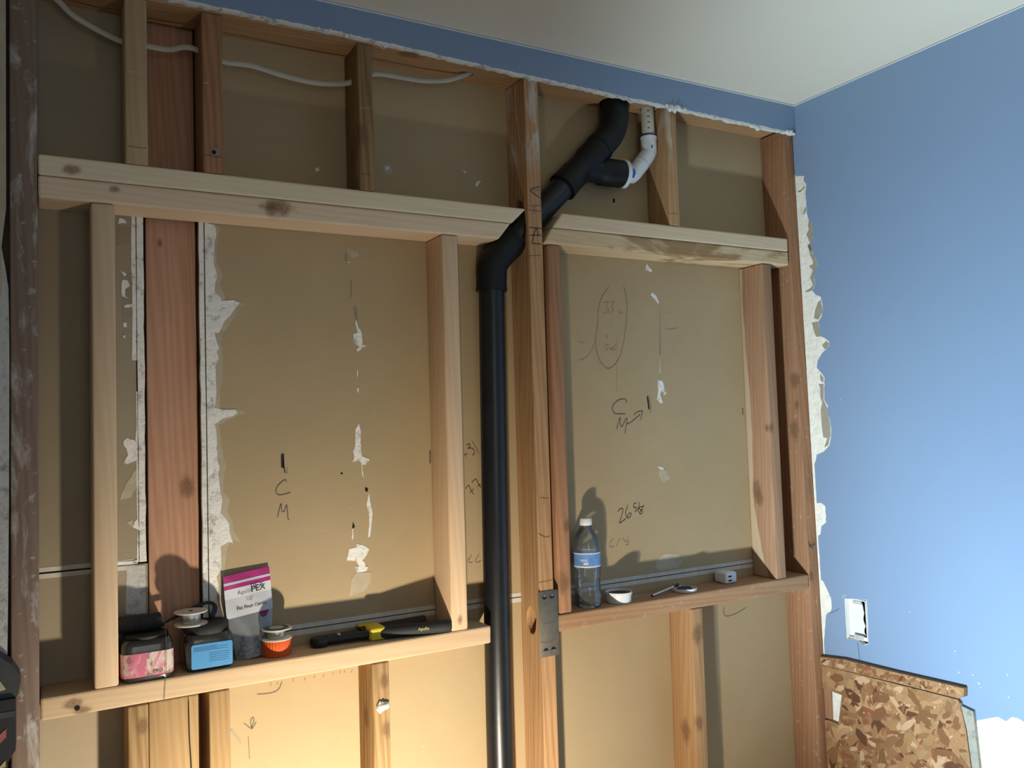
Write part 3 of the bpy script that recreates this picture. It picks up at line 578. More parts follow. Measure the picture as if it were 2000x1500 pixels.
# ---- right wall, slightly out of plumb: local frame d (into the wall), y, s (along the wall, 0 at z 2.35)
RTH = -0.0205
RLOC = (1.889, 0, 2.35)
RROT = (0, RTH, 0)
FR = lambda d0: (lambda a, b, d: (d0 + d, a, b))
def rw(name, outer, holes, d0, t, m, parent=None):
    return prism(name, outer, holes, FR(d0), t, m, parent, RLOC, RROT)
core = rw('wall_right', [(-3.25, -2.35), (-0.001, -2.35), (-0.001, 0.09), (-3.25, 0.09)], [OUTLET], 0.0, 0.0125, GYPW)
tag(core, kind='structure')
torn = []
for i in range(len(TORN) - 1):
    a, b = TORN[i], TORN[i + 1]
    L = math.hypot(b[0] - a[0], b[1] - a[1]); k = max(1, int(L / 0.009))
    for j in range(k):
        e = 0.0011 if L < 0.06 else 0.0005
        torn.append((min(-0.0012, a[0] + (b[0] - a[0]) * j / k + random.uniform(-e, e)), a[1] + (b[1] - a[1]) * j / k))
ptop = [(y_, s_ + random.uniform(-.003, .003)) for y_, s_ in PLASTER_TOP]
far = [(-0.56 - i * 0.03, -1.493 + random.uniform(-.02, .012)) for i in range(8)]
def grow(poly, g):
    cy = sum(p[0] for p in poly) / len(poly); cs = sum(p[1] for p in poly) / len(poly)
    out = []
    for i in range(len(poly)):
        a, b = poly[i], poly[(i + 1) % len(poly)]
        for j in range(5):
            t = j / 5
            y_, s_ = a[0] + (b[0] - a[0]) * t, a[1] + (b[1] - a[1]) * t
            out.append((y_ + math.copysign(g + random.uniform(0, g), y_ - cy), s_ + math.copysign(g + random.uniform(0, g), s_ - cs) * 0.6))
    return out
rw('paint_layer', [(-0.0015, 0.0895), (-0.0015, -0.105)] + torn + [(-0.008, -1.53), (-0.395, -1.53)] + ptop + far + [(-0.85, -1.5), (-0.85, -2.3), (-3.24, -2.3), (-3.24, 0.0895)], [grow(OUTLET, 0.0012)], -0.0007, 0.0006, PAINT, core)
for poly in PAPER_P:
    rw('torn_paper', poly, [], -0.0004, 0.0003, PAPER, core)
for poly in CRACK:
    ribbon('wall_crack', [(poly, 0.0016)], lambda a, b: tuple(Matrix.Translation(RLOC) @ Matrix.Rotation(RTH, 4, 'Y') @ Vector((-0.0010, a, b))), PENCIL, core)
SPK = plain('plaster_speck', (0.7, 0.74, 0.8), 0.9)
for y_, s_ in SPECKS:
    n = 7; r = random.uniform(.0010, .0024)
    rw('plaster_speck', [(y_ + math.cos(i / n * 6.283) * r * random.uniform(.6, 1.2), s_ + math.sin(i / n * 6.283) * r * random.uniform(.6, 1.3)) for i in range(n)], [], -0.0011, 0.0004, SPK, core)
def WR(d, y_, s_): return Matrix.Translation(RLOC) @ Matrix.Rotation(RTH, 4, 'Y') @ Vector((d, y_, s_))
tag(tube('trim_2', [WR(-.0012, -0.014, 0.0873), WR(-.0012, -3.2, 0.0873)], 0.0018, CAULK, None, 8), kind='structure')

# ================================================================== FRAMING LUMBER
def board(name, x0, x1, z0, z1, mat, label, cat='stud', y0=0.0, y1=0.089, rot=(0, 0, 0), group=None, bev=0.003):
    return tag(box(name, (x0, y0, z0), (x1, y1, z1), mat, None, bev, 2, rot), label, cat, group)

W_POST = wood('dark_stained_post', (0.265, 0.185, 0.14), (0.16, 0.11, 0.085), 'z', smear=(0.54, -1.2, 1.19), rough=0.65, dirt=0.5)
left_post = board('wall_stud', -0.0405, 0.0015, 0, 2.371, W_POST, 'dark brown plaster-smeared stud at the far left edge of the wall')

# top plate with bored holes
W_PLATE = wood('top_plate_wood', *OLD, axis='x', knots=[(-0.05, -.0, -.019, .02), (.55, 0.01, -.019, .018)])
def ell(cx, cy, rx, ry, n=24): return [(cx + rx * math.cos(2 * math.pi * i / n), cy + ry * math.sin(2 * math.pi * i / n)) for i in range(n)]
TPX = 0.165
tp = prism('top_plate', [(-1.55 - TPX, 0.0), (1.889 - TPX, 0.0), (1.889 - TPX, 0.089), (-1.55 - TPX, 0.089)],
           [ell(1.298 - TPX, 0.046, .0415, .0405), ell(1.4020 - TPX, .046, .0200, .0200), ell(0.872 - TPX, .047, .018, .012)],
           lambda a, b, d: (a, b, -0.019 + d), 0.038, W_PLATE, None, (TPX, 0, 2.391))
tag(tp, 'horizontal brown top plate running under the blue strip', 'plate')

# centre stud: bored for the drain pipe and an old hole lower down
W_C = wood('centre_stud_wood', *OLD, axis='z', knots=[(0, -.02, -.36, .012), (0, .0, -.08, .02)], smear=(0.47, 1.0, 1.19), contrast=1.1)
c_stud = prism('wall_stud', [(-0.0445, -1.1855), (0.0445, -1.1855), (0.0445, 1.1855), (-0.0445, 1.1855)],
               [ell(0.002, 2.0235 - 1.1855, .0335, .0685), ell(-0.003, 1.098 - 1.1855, .021, .030)], lambda a, b, d: (-0.019 + d, a, b), 0.038, W_C, None, (1.019, 0.0445, 1.1855))
bv = c_stud.modifiers.new('edge', 'BEVEL'); bv.width = 0.0025; bv.segments = 2; bv.limit_method = 'ANGLE'; bv.angle_limit = math.radians(60)
tag(c_stud, 'full-height stud with pencil marks that the black drain pipe passes through', 'stud')
W_R = wood('right_stud_wood', (0.41, 0.215, 0.11), (0.24, 0.105, 0.05), axis='z', knots=[(-.02, -.022, .33, .020), (-.02, -.032, .47, .018), (-.02, -.035, .40, .010), (-.012, -.0445, -.08, .010)], dirt=0.3)
r_stud = board('wall_stud', 1.8757, 1.9157, 0, 2.369, W_R, 'reddish full-height stud in the corner beside the blue wall', rot=(0, -0.0195, 0))

# cripple studs above the headers
W_A = wood('cripple_wood_a', (0.50, 0.355, 0.20), (0.33, 0.21, 0.105), 'z', contrast=0.8)
W_B = wood('cripple_wood_b', *OLDR, axis='z', knots=[(.004, -.0445, -.115, .009)], contrast=1.2)
W_C2 = wood('cripple_wood_c', (0.36, 0.235, 0.11), (0.17, 0.09, 0.04), 'z', knots=[(-.012, -.0445, -.04, .018), (-.019, -.01, -.06, .03)], contrast=1.2)
W_E = wood('cripple_wood_e', *OLD, axis='z', smear=(0.47, 0.02, 0.2))
cA = board('cripple_stud', 0.143, 0.1815, 2.0565, 2.3715, W_A, 'leftmost short stud above the long pale header, tan with a chalk line')
cB = board('cripple_stud', 0.2795, 0.317, 2.0565, 2.3715, W_B, 'short stud with a round nail hole above the long pale header')
cC = board('cripple_stud', 0.593, 0.6265, 2.0565, 2.3715, W_C2, 'dark knotty short stud midway above the long pale header')
cE = board('cripple_stud', 1.4265, 1.4600, 2.0565, 2.3715, W_E, 'plaster-streaked short stud right of the white vent pipe')
# cripple studs below the sills
W_L = wood('cripple_wood_low', *OLDY, axis='z', contrast=0.9)
W_L1 = wood('cripple_wood_knotty', (0.50, 0.34, 0.16), (0.24, 0.13, 0.05), 'z', knots=[(.006, -.0445, .50, .011), (-.019, 0, .42, .016), (.01, -.0445, .40, .012)], contrast=1.3)
W_L2 = wood('cripple_wood_orange', (0.47, 0.285, 0.135), (0.28, 0.14, 0.06), 'z', knots=[(0.0, -.0445, .47, .018), (-.008, -.0445, .25, .014), (-.019, -.005, .22, .02)])
cAl = board('cripple_stud', 0.1380, 0.1725, 0, 1.0725, W_L1, 'leftmost short stud under the left sill, stained dark in spots')
cAf = board('flat_stud', 0.1732, 0.2585, 0, 1.0738, W_L, 'stud turned flat and cracked along its right side under the left sill', y0=0.001, y1=0.039)
ribbon('wood_crack', [([(0.2405, 1.072), (0.2415, 1.00), (0.2440, 0.94), (0.2425, 0.88), (0.2450, 0.80)], .0022)], lambda a, b: (a, 0.0006, b), HOLE, cAf)
cBl = board('cripple_stud', 0.2765, 0.3145, 0, 1.0735, W_L, 'narrow short stud under the left sill, right of the cracked flat stud')
cL1 = board('cripple_stud', 0.596, 0.6325, 0, 1.0735, W_L1, 'knotty short stud with a lump of white plaster under the left sill')
cL2 = board('cripple_stud', 1.4465, 1.4845, 0, 1.0715, W_L2, 'orange short stud under the right sill')
crumb(0.609, -0.004, 0.985, .011, GYP, cL1); crumb(0.62, -0.004, 0.987, .009, GYP, cL1); crumb(0.614, -0.005, 0.986, .009, GYP, cL1)

# trimmers beside the openings
W_J1 = wood('trimmer_wood_left', *NEW, axis='z', contrast=0.8)
W_J2 = wood('trimmer_wood_right', (0.76, 0.55, 0.355), (0.60, 0.395, 0.23), 'z', knots=[(.0, -.0445, -.41, .007)])
W_R1 = wood('trimmer_wood_red', *OLDR, axis='z', knots=[(-.004, -.0445, -.36, .02), (.012, -.0445, -.23, .012)])
W_R2 = wood('trimmer_wood_two_tone', (0.42, 0.245, 0.14), (0.27, 0.135, 0.07), 'z', knots=[(-.0185, .015, -.195, .020), (-.0185, .005, -.215, .016), (-.012, -.0445, -.02, .010), (-.0185, -.035, -.02, .008)], sap=(0.56, 0.43, 0.28))
J1 = board('trimmer_stud', 0.0855, 0.1245, 1.1125, 1.9775, W_J1, 'new pale trimmer at the left end of the left opening', bev=0.004)
J2 = board('trimmer_stud', 0.777, 0.8165, 1.1125, 1.9775, W_J2, 'new pale trimmer at the right end of the left opening, beside the drain', bev=0.004)
R1 = board('trimmer_stud', 1.053, 1.0900, 1.111, 1.9775, W_R1, 'thin reddish trimmer behind the water bottle', y0=0.003, y1=0.088, bev=0.005)
R2 = board('trimmer_stud', 1.749, 1.7865, 1.111, 1.9775, W_R2, 'two-tone trimmer at the right end of the right opening', rot=(0, -0.008, 0), bev=0.004)

# headers (two boards each) and sills
def xboard(name, poly, mat, label, cat, bw=0.004):
    cx = sum(p[0] for p in poly) / len(poly); cz = sum(p[1] for p in poly) / len(poly)
    o = prism(name, [(a - cx, b - cz) for a, b in poly], [], lambda a, b, d: (a, -0.0445 + d, b), 0.089, mat, None, (cx, 0.0445, cz))
    b = o.modifiers.new('edge', 'BEVEL'); b.width = bw; b.segments = 2; b.limit_method = 'ANGLE'; b.angle_limit = math.radians(40)
    return tag(o, label, cat)
W_H1 = wood('header_wood_pale', *PALE, axis='x', contrast=0.7, knots=[(-.435, -.0445, -.004, .010)])
W_H2 = wood('header_wood_pink', (0.80, 0.63, 0.44), (0.63, 0.45, 0.29), 'x', knots=[(-.345, -.0445, .008, .007), (-.065, -.0445, .001, .012), (-.05, -.0445, .003, .02)], contrast=0.9)
W_H3 = wood('header_wood_new', (0.74, 0.58, 0.40), (0.60, 0.43, 0.27), 'x', contrast=0.8)
W_H4 = wood('header_wood_stained', (0.70, 0.53, 0.32), (0.52, 0.36, 0.19), 'x', stain=((0.30, 0.165, 0.065), 9.0, 0.52), dirt=0.3)
W_S1 = wood('sill_wood_new', (0.64, 0.47, 0.29), (0.50, 0.325, 0.18), 'x', knots=[(-.37, -.0445, -.012, .009), (-.385, -.0445, .002, .010)], contrast=0.8)
W_S2 = wood('sill_wood_old', (0.45, 0.27, 0.145), (0.30, 0.155, 0.075), 'x', stain=((0.50, 0.38, 0.26), 5.0, 0.62), dirt=0.25)
xboard('header_board', [(0.0025, 2.0185), (0.957, 2.0185), (0.996, 2.0560), (0.0025, 2.0560)], W_H1, 'upper pale board of the long left header, cut at a slant', 'header')
xboard('header_board', [(0.0025, 1.9785), (0.921, 1.9785), (0.9535, 2.0178), (0.0025, 2.0178)], W_H2, 'lower knotted board of the long left header', 'header')
xboard('header_board', [(1.0660, 2.0180), (1.852, 2.0180), (1.852, 2.0555), (1.0950, 2.0555)], W_H3, 'upper clean board of the right header', 'header')
xboard('header_board', [(1.0405, 1.9785), (1.852, 1.9785), (1.852, 2.0173), (1.0640, 2.0173)], W_H4, 'lower brown-stained board of the right header', 'header')
xboard('sill_board', [(0.0025, 1.0740), (0.8715, 1.0740), (0.8725, 1.1122), (0.0025, 1.1122)], W_S1, 'new pale sill holding jars and the black crimping tool', 'sill')
xboard('sill_board', [(1.0395, 1.0720), (1.876, 1.0720), (1.876, 1.1105), (1.0395, 1.1105)], W_S2, 'old brown sill holding the water bottle and white tins', 'sill')
# wide plank standing behind the drywall gap
W_PL = wood('plank_wood_red', (0.60, 0.345, 0.225), (0.41, 0.205, 0.12), 'z', knots=[(.025, -.019, .235, .016), (-.02, -.019, .72, .006)], contrast=1.1)
tag(box('wide_plank', (0.1865, 0.106, 0), (0.2795, 0.144, 2.43), W_PL, None, 0.002), 'wide reddish plank standing in the gap of the back wall behind the jars', 'plank')

# pencil, saw and chalk lines on the studs
OWN = {'c': c_stud, 'A': cA, 'B': cB, 'C': cC, 'E': cE, 'R': r_stud}
for owner, pts, wd, tone in STUDMARKS:
    ribbon({7: 'chalk_line', 6: 'red_pencil_mark', 0: 'marker_line'}.get(tone, 'pencil_line'), [(pts, wd / 1000)], lambda a, b: (a, -0.0005, b), TONES[tone], OWN[owner])
# nails and holes worth seeing
lathe('hole_rim', [(0.0001, 0), (.0085, 0), (.0085, .0003)], SCUFFD, (0.301, -0.0002, 2.099), cB, 16, rot=(math.pi / 2, 0, 0))
lathe('nail_hole', [(0.0001, 0), (.0042, 0), (.0042, .0005)], HOLE, (0.299, -0.0005, 2.097), cB, 12, rot=(math.pi / 2, 0, 0))

lathe('knot_hole', [(0.0001, 0), (.0045, 0), (.0045, .0006)], HOLE, (0.0585, -0.0003, 1.0865), bpy.data.objects['sill_board'], 12, rot=(math.pi / 2, 0, 0))

# ================================================================== PIPES AND CABLE
YP = 0.046
def P3(pts, y=YP): return [(a, y, b) for a, b in pts]
def D45(a): return (a, a + 1.0045)             # centre line of the 45 degree run
dp = tag(empty('drain_pipe', (0.91, YP, 0)), 'black plastic drain pipe rising and bending through the middle of the wall', 'pipe')
tube('vertical_pipe', P3([(0.9085, 0.0), (0.9105, 0.9), (0.9155, 1.4), (0.9225, 1.89)]), 0.0303, ABS, dp, 40)
e1 = tube('elbow_fitting', catmull(P3([(0.9222, 1.868), (0.9232, 1.895), (0.9265, 1.925), (0.942, 1.949), (0.962, 1.968), (0.986, 1.9905)]), 6), 0.0358, ABS2, dp, 40)
tube('fitting_rim', P3([(0.9221, 1.866), (0.9223, 1.874)]), 0.0368, ABS2, e1, 40)
tube('fitting_rim', P3([D45(0.980), D45(0.987)]), 0.0368, ABS2, e1, 40)
tube('diagonal_pipe', P3([D45(0.975), D45(1.15)]), 0.0303, ABS, dp, 40)
wy = tube('wye_fitting', P3([D45(1.130), D45(1.166), D45(1.168), D45(1.2), D45(1.204), D45(1.246)]), [0.0362, 0.0362, 0.0335, 0.0335, 0.0362, 0.0362], ABS2, dp, 40)
tube('fitting_rim', P3([D45(1.128), D45(1.135)]), 0.0375, ABS2, wy, 40)
tube('fitting_rim', P3([D45(1.242), D45(1.247)]), 0.0375, ABS2, wy, 40)
tube('wye_branch', P3([(1.19, 2.187), (1.232, 2.187), (1.24, 2.187), (1.244, 2.187), (1.309, 2.1875)]), [0.030, 0.030, 0.030, 0.0345, 0.0345], ABS2, wy, 40)
ue = tube('upper_elbow', catmull(P3([D45(1.232), D45(1.262), (1.2835, 2.293), (1.2945, 2.322), (1.2975, 2.350), (1.298, 2.40)]), 6), 0.0350, ABS2, dp, 40)
tube('fitting_rim', P3([D45(1.240), D45(1.2475)]), 0.0378, ABS2, ue, 40)

vp = tag(empty('vent_pipe', (1.32, YP, 2.188)), 'white plastic vent pipe with two elbows joining the black drain', 'pipe')
lx = (0, math.pi / 2, 0)
bush = lathe('reducer_bushing', [(.018, 0), (.036, 0), (.037, .003), (.037, .010), (.033, .013), (.0225, .014), (.0215, .02)], PVC, (1.3085, YP, 2.1875), vp, 40, rot=lx)
tube('primer_ring', P3([(1.3215, 2.1875), (1.3235, 2.1875)]), 0.0226, PRIMER, bush, 32)
PX = -0.004
lower = tube('elbow_fitting', P3([(1.322, 2.1875), (1.346, 2.1885), (1.353 + PX, 2.1925), (1.3795 + PX, 2.222)]), 0.0207, PVC, vp, 32)
tube('fitting_rim', P3([(1.376 + PX, 2.2185), (1.3800 + PX, 2.2232)]), 0.0214, PVC, lower, 32)
upper = tube('elbow_fitting', P3([(1.3812 + PX, 2.2243), (1.4015 + PX, 2.2485), (1.4062 + PX, 2.257), (1.4072 + PX, 2.296)]), 0.0207, PVC, vp, 32)
tube('fitting_rim', P3([(1.4071 + PX, 2.291), (1.4072 + PX, 2.2965)]), 0.0214, PVC, upper, 32)
tube('riser_pipe', P3([(1.407 + PX, 2.29), (1.4055 + PX, 2.40)]), 0.0168, PVCO, vp, 32)
tube('primer_ring', P3([(1.4072 + PX, 2.2968), (1.4070 + PX, 2.304)]), 0.0172, PRIMER, vp, 32)
for z0 in (2.315, 2.33, 2.345, 2.36): box('print_mark', (1.3905, YP - .0160, z0), (1.4005, YP - .0135, z0 + .0016), PENCIL, vp)
def patch_on(cx, cz, r, m, nm, parent, y):
    return prism(nm, [(cx + r * math.cos(i * .698) * random.uniform(.6, 1.2), cz + r * math.sin(i * .698) * random.uniform(.8, 1.4)) for i in range(9)], [], FY(y), 0.0012, m, parent)
patch_on(1.331, 2.189, .012, BLUEINK, 'blue_primer_smear', lower, YP - .0214)
patch_on(1.398, 2.266, .0050, BLUEINK, 'blue_primer_smear', upper, YP - .0204)

cab = [(-0.06, .047, 2.425), (0.0, .047, 2.385), (0.035, .047, 2.360), (0.067, .047, 2.333), (0.14, .047, 2.304), (0.187, .047, 2.3035), (0.226, .047, 2.304), (0.254, .047, 2.3146), (0.276, .047, 2.3137), (0.327, .047, 2.2994), (0.382, .047, 2.3012), (0.4546, .046, 2.2908), (0.519, .045, 2.2879), (0.585, .045, 2.2993), (0.641, .047, 2.3296), (0.6815, .047, 2.3345), (0.755, .047, 2.3359), (0.819, .047, 2.347), (0.868, .047, 2.369), (0.885, .047, 2.38)]
tag(tube('electrical_cable', catmull(cab, 6), 0.0058, CABLE, None, 14, 0.5, (0, 1, 0)), 'white flat electrical cable sagging through the short studs below the top plate', 'cable')

# steel plate protecting the old hole
npl = tag(empty('nail_plate', (1.021, 0, 1.022)), 'grey steel nail plate on the front of the middle stud', 'plate')
pl = box('plate', (0.9945, -0.0022, 1.022), (1.0475, -0.0008, 1.171), STEEL, npl, 0.0006, 1)
for z0, s in ((1.158, -1), (1.036, 1)):
    for dx in (-.010, .010):
        x0 = 1.021 + dx
        prism('prong_slot', [(x0 - .008, z0), (x0 + .008, z0), (x0 + .003, z0 + s * .006), (x0 - .003, z0 + s * .006)], [], FY(-.0026), .0003, HOLE, pl)
        prism('prong', [(x0 - .002, z0), (x0 + .003, z0), (x0 + .001, z0 - s * .005)], [], FY(-.0032), .0007, STEELB, pl)
ribbon('pencil_line', [([(1.008, 1.0975), (1.02, 1.0985), (1.0465, 1.0995)], .0015)], lambda a, b: (a, -.0024, b), PENCIL, pl)
ribbon('pencil_line', [([(0.998, 1.0565), (1.015, 1.0545), (1.03, 1.058), (1.037, 1.064)], .0015)], lambda a, b: (a, -.0024, b), PENCIL, pl)

# ================================================================== RIGHT WALL PIECES
ob = tag(empty('outlet_box', WR(0, -0.12, -1.4)), 'open white electrical box set in the blue wall', 'box')
ys = [p[0] for p in OUTLET]; ss = [p[1] for p in OUTLET]
y0, y1, s0, s1 = min(ys) + .004, max(ys) - .002, min(ss) + .010, max(ss) - .004
def rbox(nm, d0, d1, ya, yb, sa, sb, m, par):
    return rw(nm, [(ya, sa), (yb, sa), (yb, sb), (ya, sb)], [], d0, d1 - d0, m, par)
rbox('side_panel', 0.001, 0.030, y1 - .002, y1, s0, s1, WHT, ob); rbox('side_panel', 0.001, 0.030, y0, y0 + .002, s0, s1, WHT, ob)
rbox('end_panel', 0.001, 0.030, y0 + .002, y1 - .002, s0, s0 + .002, WHT, ob); rbox('end_panel', 0.001, 0.030, y0 + .002, y1 - .002, s1 - .002, s1, WHT, ob)
gapy = [(y0 + .016 + random.uniform(-.004, .004), s0 + .012 + (s1 - s0 - .03) * i / 9) for i in range(10)]
rw('back_panel', [(y1 - .002, s0 + .002), (y1 - .002, s1 - .002), (y0 + .022, s1 - .002)] + gapy[::-1] + [(y0 + .018, s0 + .002)], [], 0.010, 0.002, WHT, ob)
rbox('dark_recess', 0.026, 0.028, y0 + .002, y1 - .002, s0 + .002, s1 - .002, HOLE, ob)
rbox('mounting_ear', 0.0005, 0.003, y0 + .014, y1 - .022, s1 - .012, s1 - .003, GYPG, ob); rbox('mounting_ear', 0.0005, 0.003, y0 + .012, y1 - .020, s0 + .003, s0 + .012, GYPG, ob)
rbox('mounting_ear', 0.0005, 0.003, y0 + .002, y0 + .012, s0 + .001, s0 + .010, WHT, ob)

# ---- OSB patch, with flakes pressed into its face
OSBM = plain('osb_base', (0.34, 0.185, 0.08), 0.75, var=0.25, vscale=60, bumps=0.3)
OSBF, nt, bs = newmat('osb_flake')
att = N(nt, 'ShaderNodeAttribute', attribute_name='flake_col')
tcn = N(nt, 'ShaderNodeTexCoord')
g = noise(nt, tcn.outputs['Object'], 300.0, 3.0, 0.6)
nt.links.new(mix_c(nt, 1.0, att.outputs['Color'], ramp(nt, g, [(0.2, (0.72, 0.72, 0.72)), (0.8, (1.1, 1.1, 1.1))]), 'MULTIPLY'), bs.inputs['Base Color'])
bs.inputs['Roughness'].default_value = 0.7; bs.inputs['Specular IOR Level'].default_value = 0.3
def inside(poly, a, b):
    r = False
    for i in range(len(poly)):
        (x1, z1), (x2, z2) = poly[i], poly[i - 1]
        if (z1 > b) != (z2 > b) and a < (x2 - x1) * (b - z1) / (z2 - z1) + x1: r = not r
    return r
def flakes(poly, dtop, count, parent, sz=(.007, .032)):
    ya, yb = min(p[0] for p in poly), max(p[0] for p in poly); sa, sb = min(p[1] for p in poly), max(p[1] for p in poly)
    V, Fc, Cl = [], [], []
    tones = [(0.403, 0.209, 0.086), (0.314, 0.153, 0.061), (0.515, 0.288, 0.135), (0.235, 0.102, 0.039), (0.134, 0.051, 0.021), (0.448, 0.242, 0.107), (0.37, 0.181, 0.074), (0.28, 0.13, 0.053), (0.605, 0.372, 0.205), (0.291, 0.102, 0.041)]
    k = tries = 0
    while k < count and tries < count * 6:
        tries += 1
        cy, cs = random.uniform(ya, yb), random.uniform(sa, sb)
        ang = random.gauss(-0.7, 0.75); L = random.uniform(*sz); Wd = L * random.uniform(.25, .6)
        m = random.choice((5, 6, 7)); pts = []
        for i in range(m):
            t = 2 * math.pi * (i + random.uniform(-.25, .25)) / m
            a, b = math.cos(t) * L, math.sin(t) * Wd
            pts.append((cy + a * math.cos(ang) - b * math.sin(ang), cs + a * math.sin(ang) + b * math.cos(ang)))
        if not all(inside(poly, a, b) for a, b in pts): continue
        base = len(V); d = dtop - 0.0002 - 0.0009 * (k / count)
        for a, b in pts: V.append((d + random.uniform(-.00012, .00012), a, b))
        Fc.append(tuple(range(base, base + m))); Cl += [random.choice(tones)] * m
        k += 1
    o = mk('wood_flakes', V, Fc, OSBF, parent, RLOC, RROT)
    at = o.data.color_attributes.new('flake_col', 'FLOAT_COLOR', 'POINT')
    for i, cc in enumerate(Cl): at.data[i].color = rgba(cc)
    tag(o, kind='stuff')
    return o
osb_poly = [(min(a, -0.0018), b) for a, b in OSB if b > -1.79]
i0 = next(i for i, p in enumerate(osb_poly) if p[1] < -1.64 and p[0] < -.4)
osb_poly = osb_poly[:i0 + 1] + [(-0.436, -2.25), (-0.0018, -2.25)] + osb_poly[i0 + 1:]
osb = tag(empty('particle_board', WR(-.012, -0.2, -2.25)), 'flaky brown particle board panel patched over the lower blue wall', 'board')
ob_ = rw('board', osb_poly, [], -0.012, 0.0115, OSBM, osb)
flakes(osb_poly, -0.012, 1500, osb)
bt = tag(empty('board_batten', WR(-.016, -0.2, -1.48)), 'narrow strip of particle board along the top of the patch', 'batten')
bat_poly = [(min(a, -0.0018), b) for a, b in BATTEN]
rw('strip', bat_poly, [], -0.016, 0.0155, OSBM, bt)
flakes(bat_poly, -0.016, 130, bt, (.005, .018))
OFFC = gypsum_mat('offcut_edge', (0.36, 0.335, 0.275), 0.3)
oe = [p for p in osb_poly if p[0] < -.395]
gs = rw('drywall_offcut', [(a - .0015, b) for a, b in oe[1:]] + [(-0.4490, -2.25), (-0.4465, -1.64), (-0.4400, -1.500), (-0.409, -1.494)], [], -0.010, 0.0095, OFFC)
tag(gs, 'narrow grey strip of drywall beside the particle board patch', 'drywall')
shim = rw('wood_shim', [(-0.0025, -1.639), (-0.0225, -1.639), (-0.0245, -1.557), (-0.0025, -1.555)], [], -0.009, 0.0085, wood('shim_wood', *OLDR, axis='z'))
tag(shim, 'small brown block in the notch of the particle board', 'block')

# ================================================================== THINGS ON THE LEFT SILL
S1 = 1.1123
def sq(hx, hy, n=6.0):
    def f(r, z, a):
        c, s = abs(math.cos(a)) / hx, abs(math.sin(a)) / hy
        return r * (c ** n + s ** n) ** (-1 / n)
    return f
DARKJAR, nt, bs = newmat('dark_clear_jar')
v_, _ = coords(nt, (1, 1, 1), False)
nt.links.new(ramp(nt, noise(nt, v_, 38, 4), [(0.3, (0.012, 0.012, 0.011)), (0.6, (0.035, 0.032, 0.028)), (0.8, (0.075, 0.065, 0.055))]), bs.inputs['Base Color'])
bs.inputs['Roughness'].default_value = 0.22; bs.inputs['Coat Weight'].default_value = 0.4
PINKL, nt, bs = newmat('worn_pink_label')
v_, _ = coords(nt, (1, 1, 0.7), False)
n1 = noise(nt, v_, 30, 5, 0.65, 1.0); n2 = noise(nt, v_, 75, 4, 0.7)
cl = ramp(nt, n1, [(0.47, (0.55, 0.13, 0.22)), (0.53, (0.62, 0.30, 0.33)), (0.59, (0.64, 0.55, 0.47)), (0.70, (0.50, 0.42, 0.34))])
cl = mix_c(nt, ramp(nt, n2, [(0.55, 0.0), (0.63, 0.85)]), cl, (0.17, 0.13, 0.09))
nt.links.new(cl, bs.inputs['Base Color']); bs.inputs['Roughness'].default_value = 0.6
BLUEL = plain('blue_label', (0.055, 0.27, 0.55), 0.4, var=0.06, vscale=40)
BLUED = plain('dark_blue_print', (0.03, 0.15, 0.36), 0.5)

jc = (0.1735, 0.0455)
ja = tag(empty('jar', (jc[0], jc[1], S1)), 'dark square jar with a worn pink label at the left end of the sill', 'jar')
lathe('jar_body', [(0.90, 0), (0.98, .003), (1.0, .008), (1.0, .060), (0.96, .068), (0.86, .073)], DARKJAR, (jc[0], jc[1], S1), ja, 64, ripple=sq(.0445, .0440))
lathe('label', [(1.015, .009), (1.015, .051)], PINKL, (jc[0], jc[1], S1), ja, 64, ripple=sq(.0445, .0440), caps=False)
lathe('lid', [(.0375, .072), (.039, .074), (.039, .0775), (.037, .0785)], BLKR, (jc[0], jc[1], S1), ja, 40)
text_mesh('label_print', 'PRO', .0085, INK, (jc[0] + .008, jc[1] - .0462, S1 + .0135), (1, 0, 0), (0, 0, 1), ja)

jb = (0.2815, 0.0475)
jB = tag(empty('jar', (jb[0], jb[1], S1)), 'dark square jar with a blue label and black lid', 'jar')
lathe('jar_body', [(0.90, 0), (0.97, .003), (1.0, .008), (1.0, .053), (0.97, .061), (0.88, .067)], DARKJAR, (jb[0], jb[1], S1), jB, 64, ripple=sq(.0445, .0405))
lathe('lid', [(.0395, .066), (.041, .068), (.041, .080), (.039, .0825)], BLKR, (jb[0], jb[1], S1), jB, 48, ripple=lambda r, z, a: r * (1 + .012 * math.cos(a * 36)))
def rrect(x0, x1, z0, z1, r, n=5):
    out = []
    for cx, cz, a0 in ((x1 - r, z0 + r, -90), (x1 - r, z1 - r, 0), (x0 + r, z1 - r, 90), (x0 + r, z0 + r, 180)):
        for i in range(n + 1):
            a = math.radians(a0 + 90 * i / n); out.append((cx + r * math.cos(a), cz + r * math.sin(a)))
    return out
lb = prism('label', rrect(jb[0] - .034, jb[0] + .040, S1 + .0055, S1 + .0505, .004), [], FY(jb[1] - .0412), 0.0008, BLUEL, jB)
for i in range(4): box('print_line', (jb[0] - .030, jb[1] - .0416, S1 + .0445 - i * .0022), (jb[0] + .012 + .02 * (i % 2), jb[1] - .0411, S1 + .0452 - i * .0022), BLUED, lb)
for i in range(5): box('print_line', (jb[0] - .002, jb[1] - .0416, S1 + .0315 - i * .0038), (jb[0] + .034, jb[1] - .0411, S1 + .0322 - i * .0038), BLUED, lb)

